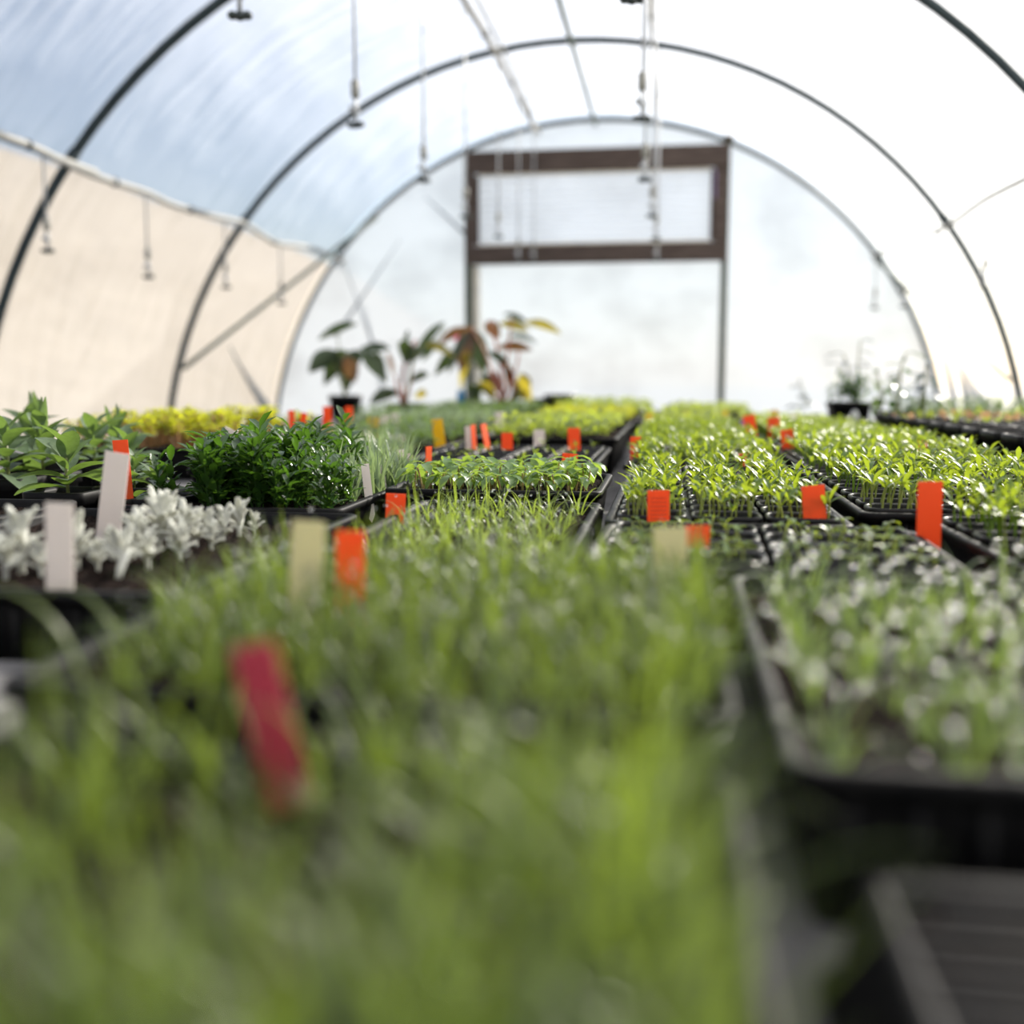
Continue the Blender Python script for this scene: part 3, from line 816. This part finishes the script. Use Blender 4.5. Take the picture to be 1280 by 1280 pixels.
# dark bushy plants -----------------------------------------------------------
bv = []
for _ in range(5):
    mb = MB()
    for st in range(5):
        ox, oy = jit(.012), jit(.010); hh = random.uniform(.046, .072)
        mb.add(*tube([(ox * .4, oy * .4, -.004), (ox, oy, hh)], .0009, 4, False))
        k = 0; z = .008
        while z < hh:
            for side in (0, PI):
                v, f = leaf(random.uniform(.014, .025), .0080, .5 + jit(.4), .25, 3, random.uniform(.4, 1.25))
                mb.add(v, f, T((ox * (.4 + .6 * z / hh), oy * (.4 + .6 * z / hh), z), 0, 0, side + k * 1.57 + st + jit(.3)))
            z += .0085; k += 1
    bv.append(mb.mesh('bushy_plant', 'darkleaf'))
for k, p in enumerate(grid('D', 8, 11, .018, (.9, 1.12), jx=.45)):
    if p[0] < -.472 or (p[0] > -.355 and p[1] > 1.0): continue
    o = put('bushy_plant', bv[k % 5], None, None, T(p[:3], 0, 0, p[3], p[4] * (.78 if p[0] > -.375 else 1)))
    o['label'] = 'dark bushy plant, %s of the dense tray' % p[5]; o['category'] = 'plant'; o['group'] = 'dark bushy plants'
# silvery spiky plants
lv_ = []
for _ in range(5):
    mb = MB()
    for st in range(12):
        mb.add(*blade(random.uniform(.035, .062), .0042, random.uniform(.05, .6), random.uniform(0, .5), 4, random.uniform(0, 6.28), (jit(.006), jit(.006), -.003)))
    lv_.append(mb.mesh('silvery_plant', 'lavender'))
for k, p in enumerate(grid('V', 6, 9, .022, (.85, 1.15), jx=.45)):
    o = put('silvery_plant', lv_[k % 5], None, None, T(p[:3], 0, 0, p[3], p[4]))
    o['label'] = 'silvery spiky plant behind the bushy tray, %s' % p[5]; o['category'] = 'plant'; o['group'] = 'silvery spiky plants'
trays['DS'] = (-.385, -.296, .990, 1.235, 0, 0, 0)
for k, p in enumerate(grid('DS', 5, 8, .006, (.85, 1.2), jx=.45)):
    o = put('silvery_plant', lv_[k % 5], None, None, T(p[:3], jit(.15), jit(.15), p[3], p[4]))
    o['label'] = 'silvery spiky plant among bushy ones, %s' % p[5]; o['category'] = 'plant'; o['group'] = 'silvery plants among the bushy ones'

# yellow green plants on tan stems
yv = []
for _ in range(5):
    mb, mt2 = MB(), MB()
    for st in range(6):
        ox, oy = jit(.018), jit(.018); hh = random.uniform(.04, .055)
        mt2.add(*tube([(ox * .4, oy * .4, -.004), (ox, oy, hh)], .0016, 4, False))
        for k in range(7):
            v, f = leaf(random.uniform(.010, .017), .010, .6, .15, 3, random.uniform(.0, .8))
            mb.add(v, f, T((ox, oy, hh - random.uniform(-.006, .016)), 0, 0, random.uniform(0, 6.28)))
    yv.append((mt2.mesh('yellow_plant', 'tanstem'), mb.mesh('foliage', 'yellow')))
for k, p in enumerate(grid('Y', 7, 11, .02, (.75, 1.2), jx=.45)):
    o = put('yellow_plant', yv[k % 5][0], None, None, T(p[:3], 0, 0, p[3], p[4]))
    o['label'] = 'yellow green plant on tan stems, %s' % p[5]; o['category'] = 'plant'; o['group'] = 'yellow green plants'
    put('foliage', yv[k % 5][1], o)

# woolly white plants -----------------------------------------------------------
wl = []
for k in range(5):
    L_, W_ = random.uniform(.014, .020), random.uniform(.0056, .0074)
    prof = [(0.0022, 0)] + [(W_ / 2 * (math.sin(PI * (.12 + .70 * t)) ** .7), L_ * t) for t in (.25, .45, .65, .82, .93)] + [(W_ * .22, L_ * .985), (.0006, L_)]
    v, f = lathe(prof, 8)
    v = [(x * 1.0, y * .55 + .9 * z * z / L_ * .35, z) for x, y, z in v]
    wl.append(MB().add(v, f).mesh('leaf', 'woolly'))
wstem = MB().add(*tube([(0, 0, -.004), (0, .001, .014), (.001, 0, .024)], .0022, 6)).mesh('woolly_plant', 'woolly')
wpx = [(28, 722, 1.25), (8, 728, .9), (98, 715, 1.1), (52, 726, .8), (150, 722, .95), (185, 716, .85), (172, 698, 1.0), (200, 690, 1.25), (212, 682, 1.2), (232, 690, 1.05), (246, 686, .9), (262, 682, .85), (280, 680, .85),
       (300, 676, .95), (226, 704, .9), (160, 706, .8), (122, 716, .7), (196, 672, 1.1), (318, 672, .6), (80, 706, .7), (265, 690, .7), (140, 704, .7)]
wpx.sort()
for k, (px, py, s) in enumerate(wpx):
    p = onz(px, py, RIM - .010)
    o = put('woolly_plant', wstem, None, None, T((p.x, p.y, RIM - .011), 0, 0, jit(3), s * .88))
    place = 'left of' if px < 75 else ('between' if px < 140 else 'right of')
    o['label'] = 'woolly white plant %s the white tags, %s from the left in its tray' % (place, ORD[k])
    o['category'] = 'plant'; o['group'] = 'woolly white plants ' + {'left of': 'left of the tags', 'between': 'between the tags', 'right of': 'right of the tags'}[place]
    for q in range(18):
        el = random.uniform(.05, .85) if q > 3 else random.uniform(0, .3)
        put('leaf', wl[q % 5], o, None, T((0, 0, .003 + .022 * (1 - el / 1.25)), 0, 0, q * 2.4 + jit(.3)) @ T((0, 0, 0), -el, 0, 0, random.uniform(.75, 1.1)))
for k, (px, py) in enumerate(((430 / 2.9, 727), (275, 678))):
    p = onz(px, py, RIM - .010)
    o = put('withered_leaf', wl[k], None, None, T((p.x, p.y, RIM - .008), -.4, 0, k, 1.1)); o['label'] = ['yellowed felted leaf lying at the front of the white plants', 'felted leaf lying on soil at the far end of the white plants'][k]; o['category'] = 'leaf'

# sage plants ---------------------------------------------------------------------
sg = []
for k in range(6):
    v, f = leaf(random.uniform(.058, .078), random.uniform(.027, .036), .7 + jit(.3), .16, 8, .1, 'lance')
    sg.append(MB().add(v, f).mesh('leaf', 'sage'))
sgn = [MB().add(*leaf(.045, .009, .2, .25, 6, .1)).mesh('leaf', 'sage') for _ in range(2)]
sstem = MB().add(*tube([(0, 0, -.01), (.001, 0, .02), (0, 0, .045)], .002, 6)).mesh('sage_plant', 'greenstem')
spx = [(85, 612, .90, 'in front, beside the orange tag'), (168, 606, .62, 'right of the orange and white tags'), (55, 590, 1.05, 'behind the front one, with dark upright tips'), (10, 596, 1.1, 'cut by the left edge of the picture'),
       (118, 578, 1.0, 'behind the orange tag'), (145, 572, .9, 'with dark leaves below the yellow plants'), (195, 620, .5, 'with pale tips beside the dark bushy plants'), (40, 570, 1.1, 'at the back left of the sage group'), (160, 590, .8, 'just behind the white tag')]
for k, (px, py, s, lab) in enumerate(spx):
    p = onz(px, py, RIM)
    pz = RIM - .004
    pot(p.x, p.y, .068, .055, BT, 'black square pot holding the sage plant ' + lab, 'pots of sage')
    o = put('sage_plant', sstem, None, None, T((p.x, p.y, pz), 0, 0, jit(3), s))
    o['label'] = 'sage plant with soft grey green leaves, ' + lab; o['category'] = 'plant'
    for q in range(12):
        el = .1 + 1.15 * (q / 11) ** 1.0 + jit(.12)
        put('leaf', sg[q % 6], o, None, T((0, 0, .006 +   .040 * q / 11), 0, 0, q * 2.4 + jit(.3)) @ T((0, 0, 0), jit(.2), -el, 0, random.uniform(.8, 1.05) * (1.15 - .45 * q / 11)))
    if k in (2, 5, 7):
        for q in range(3):
            put('leaf', sgn[q % 2], o, None, T((jit(.012), jit(.012), .045), 0, 0, q * 2.1) @ T((0, 0, 0), 0, -1.4 + jit(.12), 0, 1.1))

# ------------------------------------------------------------------ big-leaved potted plants at the far end
def wleaf(b, t, W, sag, alpha, n=7):
    b, t = Vector(b), Vector(t)
    d = t - b; L_ = d.length; dn = d.normalized()
    side = dn.cross(Vector((0, 1, 0))).normalized()
    side = (side * math.cos(alpha) + Vector((0, 1, 0)) * math.sin(alpha)).normalized()
    nrm = side.cross(dn)
    v, f = [], []
    for i in range(n + 1):
        s = i / n
        c = b + d * s + Vector((0, 0, sag * L_ * 4 * s * (1 - s)))
        w = W * .5 * max(.05, math.sin(PI * min(1, s * .96 + .04)) ** .8)
        v += [c - side * w + nrm * w * .25, c, c + side * w + nrm * w * .25]
    for i in range(n):
        a = 3 * i
        f += [(a, a + 3, a + 4, a + 1), (a + 1, a + 4, a + 5, a + 2)]
    return v, f
def round_pot(p, r, h, label, mat='plastic'):
    t = thing('plant_pot', p, label, 'pot')
    put('pot_body', MB().add(*lathe([(r * .78, 0), (r * .95, h - .02), (r, h - .02), (r, h), (r * .93, h), (r * .9, h - .015), (r * .75, .01)], 20)).mesh('pot_body', mat), t)
    put('soil', MB().add(*lathe([(r * .88, h - .02), (r * .5, h - .014)], 16)).mesh('soil', 'soil'), t)
    return t
YL = 4.35
def big_plant(name, label, base_px, y, stems, leaves, zbase):
    b = ony(*base_px, y); b.z = zbase
    t = thing(name, b, label, 'plant')
    for pts, r, m in stems:
        P = [b] + [ony(*q, y + jit(.04)) for q in pts]
        put('stem', MB().add(*tube([p - b for p in smooth_pts(P, 3)], r * 1.15, 6, True, r * .8)).mesh('stem', m), t)
    for a, c, w, m, al in leaves:
        A, T_ = ony(*a, y + jit(.05)), ony(*c, y + jit(.12))
        put('leaf', MB().add(*wleaf(A - b, T_ - b, w * 1.4, .10, al)).mesh('leaf', m), t)
pz = BT
p1 = ony(432, 520, YL); round_pot((p1.x, YL, pz), .073, .105, 'black round pot of the big drooping plant at left')
big_plant('large_leaved_plant', 'plant with large drooping dark leaves in the leftmost far pot', (432, 512), YL, [(((430, 480), (432, 440)), .006, 'greenstem'), (((425, 470), (408, 436)), .005, 'greenstem'), (((424, 440), (420, 418), (404, 421)), .003, 'greenstem')],
          [((425, 440), (386, 466), .060, 'biggreen', .5), ((432, 438), (405, 482), .055, 'biggreen', .3), ((434, 440), (432, 492), .062, 'biggreen', .2), ((450, 438), (428, 470), .06, 'biggreen', .6), ((452, 440), (484, 478), .05, 'biggreen', .5), ((450, 436), (488, 436), .045, 'biggreen', .8), ((398, 424), (447, 405), .034, 'biggreen', .4), ((432, 446), (444, 478), .05, 'bigbronze', .3), ((470, 440), (480, 478), .034, 'biggreen', .4)], pz + .085)
p2 = ony(508, 530, YL - .2); round_pot((p2.x, YL - .2, pz), .085, .075, 'shallow black pot of the middle far plant with red stems')
big_plant('large_leaved_plant', 'upright plant with red lower stems and dark leaves, between the other two', (506, 512), YL - .2, [(((503, 480), (507, 450), (520, 425)), .008, 'redstem'), (((512, 480), (516, 450), (528, 432)), .007, 'redstem'), (((498, 492), (494, 470)), .006, 'redstem'), (((520, 440), (545, 425), (556, 408)), .004, 'greenstem')],
          [((508, 455), (504, 425), .05, 'biggreen', .2), ((516, 448), (556, 402), .032, 'biggreen', .4), ((512, 452), (530, 432), .05, 'biggreen', .4), ((500, 490), (462, 505), .04, 'biggreen', .5), ((512, 478), (536, 468), .03, 'biggreen', .5), ((505, 440), (510, 412), .02, 'biggreen', .4), ((518, 496), (534, 492), .03, 'bigyellow', .5), ((492, 470), (484, 440), .016, 'bigbronze', .3), ((530, 430), (568, 446), .03, 'bigyellow', .7)], pz + .06)
p3 = ony(628, 530, YL - .1); round_pot((p3.x, YL - .1, pz), .09, .08, 'black pot of the tallest far plant before the left door post')
L3 = [((590, 412), (560, 468), .032, 'biggreen', .5), ((588, 408), (576, 466), .058, 'bigbronze', .15), ((592, 412), (606, 470), .055, 'biggreen', .3), ((585, 410), (548, 432), .030, 'bigbronze', .5), ((578, 440), (543, 470), .040, 'biggreen', .5), ((585, 440), (575, 486), .026, 'bigyellow', .3),
      ((608, 402), (624, 424), .045, 'bigbronze', .3), ((625, 404), (662, 414), .034, 'bigyellow', .5), ((630, 392), (660, 404), .020, 'biggreen', .6), ((655, 403), (702, 418), .030, 'bigyellow', .5), ((622, 434), (666, 438), .036, 'bigbronze', .5), ((610, 440), (638, 460), .03, 'biggreen', .5), ((632, 420), (672, 430), .018, 'biggreen', .6),
      ((655, 500), (652, 466), .050, 'bigyellow', .2), ((664, 505), (648, 470), .03, 'bigyellow', .4), ((600, 470), (620, 490), .03, 'biggreen', .5), ((605, 478), (590, 505), .03, 'biggreen', .4), ((545, 428), (528, 452), .03, 'biggreen', .5), ((618, 500), (598, 478), .04, 'bigyellow', .5), ((640, 500), (660, 482), .04, 'biggreen', .5), ((625, 490), (612, 462), .03, 'redstem', .4), ((636, 488), (634, 455), .028, 'bigbronze', .4), ((645, 486), (625, 450), .026, 'redstem', .4), ((600, 505), (585, 480), .035, 'biggreen', .4)]
big_plant('large_leaved_plant', 'tallest plant with bronze and yellowing leaves on red stems, before the door post', (628, 512), YL - .1,
          [(((620, 480), (606, 440), (590, 410)), .006, 'redstem'), (((628, 480), (622, 440), (612, 402)), .006, 'redstem'), (((636, 480), (634, 450), (640, 395)), .005, 'redstem'), (((632, 490), (645, 460), (648, 440)), .005, 'redstem'), (((618, 492), (612, 470)), .006, 'redstem'), (((640, 495), (642, 475)), .006, 'redstem'), (((615, 470), (560, 440), (545, 425)), .003, 'greenstem')], L3, pz + .065)
fl = thing('pink_flower', ony(572, 425, YL + .05), 'pink blossom among the leaves before the left door post', 'flower')
for q in range(7):
    put('petal', MB().add(*leaf(.045, .024, .5, .2, 4, .4)).mesh('petal', 'pink'), fl, None, T((0, 0, 0), 0, 0, q * .9) @ T((0, 0, 0), 0, jit(.6), 0))
pkr = ony(572, 425, YL + .05)
put('stem', MB().add(*tube([(0, 0, 0), (.01, .0, -.1), (.04, 0, -(pkr.z - BT))], .003, 5)).mesh('stem', 'greenstem'), fl)
# dark pot stacks behind the far plants
for px, r, h, lab in (((700, 520), .07, .062, 'wide low black pot right of the tallest far plant'), ((682, 520), .06, .056, 'low black pot half hidden beside the wide one')):
    p = ony(*px, 4.4); round_pot((p.x, 4.4, BT), r, (ony(px[0], 493 if r > .065 else 498, 4.4).z - BT), lab)

# ------------------------------------------------------------------ right-hand row of pots
names = ['first', 'second', 'third', 'fourth', 'fifth', 'sixth', 'seventh', 'eighth', 'ninth', 'tenth', 'eleventh', 'twelfth', 'thirteenth', 'fourteenth', 'fifteenth', 'sixteenth', 'seventeenth', 'eighteenth']
gt = [tuft(14, .014, .010, .022, .0035, (.5, 1.5), .4) for _ in range(6)]
k = 0
for j in range(17):
    y = 1.42 + j * .102
    for i in range(4):
        xx = .512 + i * .100 + (.13 if y > 2.5 else .0)
        pot(xx, y, .094, .095 if y < 2.5 else .085, BT, 'black square pot, %s from the near end, %s across, in the right-hand rows' % (names[j], names[i]), 'black pots in the right-hand row')
    pl = [((.47 if y < 2.5 else .60) + random.random() * .40, y + jit(.045), BT + (.086 if y < 2.5 else .076), jit(3), random.uniform(.5, 1.0)) for _ in range(26)]
    if 6 <= j < 11: mass('pot_weeds', gt, pl, 'tanstem' if j % 2 else 'far', 'low %s growth over the %s row of right-hand pots' % ('tan' if j % 2 else 'green', names[j]), 'plants')
    elif j >= 11: mass('pot_grass', fg, [(a, b, c, d, s * 1.25) for a, b, c, d, s in pl], 'sage', 'olive leafy growth over the %s row of right-hand pots' % names[j], 'plants')
sp = ony(1060, 528, 3.25)
t = pot(sp.x, 3.25, .118, .105, BT, 'square black pot with a white oval label standing apart at far right', None, 'label_pot')
put('sticker', MB().add(*lathe([(.013, 0), (.013, .002)], 14)).mesh('sticker', 'sticker'), t, None, Matrix.Translation((0.006, -.0585, .06)) @ Euler((PI / 2, 0, 0)).to_matrix().to_4x4() @ Matrix.Diagonal((1, 1.7, 1, 1)))
o = mass('potted_bush', fg, [(sp.x + jit(.05), 3.25 + jit(.05), BT + .09 + random.random() * .05, jit(3), random.uniform(.9, 1.5)) for _ in range(34)], 'darkleaf', 'olive green bush in the white-labelled square pot', 'plant')
o['kind'] = 'thing'
def leggy(px, y, hpx, n, mat, label):
    b = ony(*px, y); b.z = BT + .076
    t = thing('leggy_plant', b, label, 'plant')
    for s in range(3):
        top = ony(hpx[0] + jit(14), hpx[1] + s * 16, y + jit(.05)) - b
        P = smooth_pts([(0, 0, 0), Vector(top) * .5 + Vector((jit(.02), jit(.02), 0)), top], 5)
        put('stem', MB().add(*tube(P, .0032, 5, True, .002)).mesh('stem', 'greenstem'), t)
        for q in range(n):
            c = P[int(2 + (len(P) - 3) * (q + 1) / n)]
            v, f = leaf(random.uniform(.035, .065), .020, .7, .15, 4, random.uniform(-.2, .7))
            put('leaf', MB().add(v, f).mesh('leaf', mat), t, None, T(c, 0, 0, random.uniform(0, 6.28)))
leggy((1125, 520), 2.95, (1122, 440), 7, 'darkleaf', 'tall leggy plant with small leaves, nearest the square pot on its right')
leggy((1150, 520), 2.85, (1166, 455), 6, 'bluegreen', 'tall leggy plant by the far right hoop foot')
leggy((1098, 520), 3.1, (1100, 462), 6, 'sage', 'thin leggy plant just behind the square pot')
leggy((1075, 500), 3.35, (1062, 425), 7, 'bluegreen', 'bluish plant with pointed leaves behind the square pot')
leggy((1012, 520), 4.2, (1010, 478), 4, 'bluegreen', 'faint small bluish plant left of the square pot')

# ------------------------------------------------------------------ plant tags
def tag(top, base, wpx, mat, label, depth=None, yaw=None, back=0.0, extra=.02):
    """Flat plastic marker pushed into the soil; leans as in the photo."""
    b = onz(*base, RIM) if depth is None else ony(*base, depth)
    y = b.y
    t_ = ony(*top, y + back)
    up = t_ - b
    L_ = up.length
    w = wpx * (y / math.cos(TH)) / FPX
    Z = up.normalized()
    ang = TH + (jit(.25) if yaw is None else yaw)
    X = Vector((math.cos(ang), math.sin(ang), 0)); X = (X - Z * X.dot(Z)).normalized()
    w /= max(.3, abs(X.dot(_r)))
    Yv = Z.cross(X)
    mtx = Matrix.Translation(b) @ Matrix((X, Yv, Z)).transposed().to_4x4()
    z0 = -min(.05, max(extra, (b.z - RIM + .02)))
    m = MB().add(*box(-w / 2, w / 2, -.0006, .0006, z0, L_))
    m.add([(-w / 2, -.0006, z0), (w / 2, -.0006, z0), (0, -.0006, z0 - .008), (-w / 2, .0006, z0), (w / 2, .0006, z0), (0, .0006, z0 - .008)], [(0, 2, 1), (3, 4, 5), (0, 3, 5, 2), (2, 5, 4, 1)])
    o = put('plant_tag', m.mesh('plant_tag', mat, False), None, None, mtx)
    o['label'] = label; o['category'] = 'plant tag'
    o['group'] = {'orange': 'orange plant tags', 'white': 'white plant tags', 'cream': 'white plant tags', 'yellowtag': 'yellow plant tags'}.get(mat, 'plant tags')
    return o, w, L_
tag((1016, 607), (1019, 652), 28, 'orange', 'orange tag standing upright at the right front of the sprout tray', yaw=.05)
o, w, L_ = tag((823, 613), (823, 656), 27, 'orange', 'faded orange tag with faint pencil scribble at the left front seedlings', yaw=0)
for q in range(6):
    P = [(-w * .36 + w * .72 * s / 12, -.0009, L_ * (.18 + .12 * q) + .0007 * math.sin(s * 2.1 + q * 1.7)) for s in range(13)]
    put('pencil_mark', MB().add(*tube(P, .00022, 4)).mesh('pencil_mark', 'pencil'), o)
tag((1163, 602), (1160, 690), 29, 'orange', 'orange tag in the gap left of the right edge cell tray', depth=.80, yaw=0)
tag((871, 657), (871, 735), 31, 'orange', 'orange tag half hidden behind a dusty white tag in the sprout tray', depth=.70, yaw=0)
tag((838, 659), (838, 775), 42, 'cream', 'dusty white tag in front of an orange tag before the sprout tray', depth=.56, yaw=0)
tag((438, 664), (438, 760), 36, 'orange', 'blurred orange tag in the onion grass beside a cream tag', depth=.50, yaw=0)
tag((316, 806), (352, 968), 57, 'red', 'rose red tag leaning left in the nearest onion grass', depth=.275, yaw=0)
tag((386, 652), (380, 770), 42, 'cream', 'cream tag in the onion grass left of an orange tag', depth=.48, yaw=0)
tag((74, 629), (75, 740), 37, 'white', 'plain white tag upright in front of the woolly white plants', depth=.530, yaw=0)
tag((147, 566), (136, 665), 32, 'white', 'tall white tag leaning right at the back of the woolly plants', depth=.727, yaw=0)
tag((150, 550), (158, 628), 19, 'orange', 'orange tag behind the tall white tag among the sage', depth=.945, yaw=.2)
tag((495, 617), (494, 647), 25, 'orange', 'orange tag sunk in the wiry grass before the broad leaves', depth=.86, yaw=0)
tag((684, 585), (684, 606), 22, 'orange', 'short orange tag behind the broad-leaved seedlings, left of a taller one', depth=1.22, yaw=0)
tag((713, 567), (709, 600), 19, 'orange', 'orange tag leaning right just behind the broad-leaved seedlings', depth=1.24, yaw=0)
tag((717, 535), (718, 563), 15, 'orange', 'orange tag at the far right corner of the dark soil cells', yaw=0)
tag((634, 541), (634, 563), 14, 'orange', 'orange tag at the back of the dark soil cells, in the middle', yaw=0)
tag((795, 546), (795, 574), 14, 'orange', 'orange tag among lush seedlings left of centre of the middle column', yaw=0)
tag((932, 567), (932, 586), 17, 'orange', 'orange tag low among seedlings where two middle trays meet', depth=1.42, yaw=0)
tag((936, 519), (939, 545), 14, 'orange', 'leftmost of the three orange tags grouped far back at right', yaw=0)
tag((967, 522), (967, 547), 14, 'orange', 'middle of the three orange tags grouped far back at right', yaw=0)
tag((983, 537), (986, 563), 15, 'orange', 'nearest of the three orange tags grouped far back at right', yaw=0)
tag((1150, 551), (1150, 570), 18, 'orange', 'orange tag at the outer edge of the seedlings beside the pots', yaw=0)
tag((273, 514), (273, 527), 7, 'orange', 'small far orange tag right of the yellow green plants', depth=2.3)
tag((364, 513), (366, 545), 8, 'orange', 'narrow orange tag behind the silvery plants, farthest left', depth=1.9)
tag((380, 516), (377, 548), 8, 'orange', 'narrow orange tag second from left behind the silvery plants', depth=1.85)
tag((409, 508), (409, 540), 11, 'orange', 'orange tag before the leftmost far pot, on its left side', depth=2.1, yaw=0)
tag((436, 508), (436, 540), 10, 'orange', 'orange tag before the leftmost far pot, on its right side', depth=2.1, yaw=0)
tag((546, 524), (550, 556), 14, 'yellowtag', 'yellow tag leaning left among low plants before the middle far pot', depth=1.85, yaw=0)
tag((466, 522), (466, 541), 14, 'yellowtag', 'yellow tag just right of the pair of orange tags', depth=2.15, yaw=0)
tag((625, 515), (625, 541), 13, 'white', 'white tag below the tallest far plant', depth=2.4, yaw=0)
tag((674, 537), (674, 560), 14, 'white', 'grey white tag left of an orange tag at the dark tray', depth=1.80, yaw=0)
tag((585, 533), (586, 557), 8, 'white', 'narrow white tag beside two thin orange tags', depth=1.70)
tag((591, 531), (593, 562), 5, 'orange', 'thin orange tag turned edge on, left of its twin', depth=1.66, yaw=1.2)
tag((604, 530), (610, 562), 6, 'orange', 'thin orange tag turned edge on, leaning left', depth=1.66, yaw=1.15)
tag((536, 558), (535, 594), 6, 'orange', 'thin orange tag turned edge on behind the broad leaves', depth=1.26, yaw=1.15)
tag((501, 562), (502, 594), 9, 'white', 'bright white tag behind the broad leaves, left of a pair', depth=1.27, yaw=.6)
tag((511, 567), (510, 594), 7, 'white', 'bright white tag behind the broad leaves, right of a pair', depth=1.27, yaw=.6)
tag((456, 580), (459, 605), 10, 'white', 'small white tag at the right end of the dark bushy plants', depth=1.0, yaw=.3)
tag((476, 581), (478, 600), 8, 'white', 'small white tag between the bushy plants and the broad leaves', depth=1.12, yaw=.3)
tag((294, 539), (280, 566), 24, 'white', 'pale tag leaning right behind the dark bushy plants', depth=1.30, yaw=.1)
tag((481, 520), (482, 540), 13, 'white', 'white tag in front of the middle far pot', depth=2.3, yaw=.2)
tag((494, 517), (495, 540), 9, 'white', 'narrow white tag in front of the middle far pot, right of a wider one', depth=2.3, yaw=.4)
tag((497, 543), (497, 562), 18, 'white', 'wide grey white tag behind the silvery plants', depth=1.75, yaw=0)
tag((812, 517), (812, 534), 9, 'yellowtag', 'yellow tag in the far middle tray below the door', depth=2.6, yaw=0)
tag((856, 515), (856, 529), 8, 'yellowtag', 'small yellow tag in the far tray left of the right door post', depth=3.0, yaw=0)
tag((905, 513), (905, 526), 9, 'yellowtag', 'amber tag at the foot of the right door post', depth=3.1, yaw=0)
tag((968, 513), (968, 524), 10, 'yellowtag', 'yellow tag just behind the middle one of three orange tags', depth=2.9, yaw=0)
tag((929, 524), (929, 543), 8, 'purple', 'lilac tag just left of the three orange tags', depth=2.25, yaw=0)
tag((992, 518), (992, 534), 10, 'white', 'pale tag right of the three orange tags', depth=2.7, yaw=0)
tag((576, 488), (576, 503), 9, 'blue', 'small blue tag beside the stems of the tallest far plant', depth=4.1, yaw=0)

# ------------------------------------------------------------------ dew on the leaves
def dew(places, label):
    mb = MB()
    for x, y, z, r in places: mb.add(*ball((x, y, z), r, 5))
    o = put('dew_drop', mb.mesh('dew_drop', 'dew'), kind='stuff'); o['label'] = label; o['category'] = 'dew'
dew([(p[0] + jit(.016), p[1] + jit(.016), RIM - .004 + random.uniform(.008, .036), random.uniform(.0012, .0025)) for p in g3 * 2], 'dew drops glinting on the onion grass in the right-hand tray')
dew([(p[0] + jit(.015), p[1] + jit(.015), RIM + random.uniform(.008, .034), random.uniform(.0009, .0016)) for p in random.sample(g2, 110)], 'dew drops glinting on the second tray of onion grass')
dew([(p[0] + jit(.012), p[1] + jit(.012), RIM + random.uniform(.006, .028), random.uniform(.0006, .0011)) for p in random.sample(g2b, 80)], 'dew drops glinting on the wiry grass')
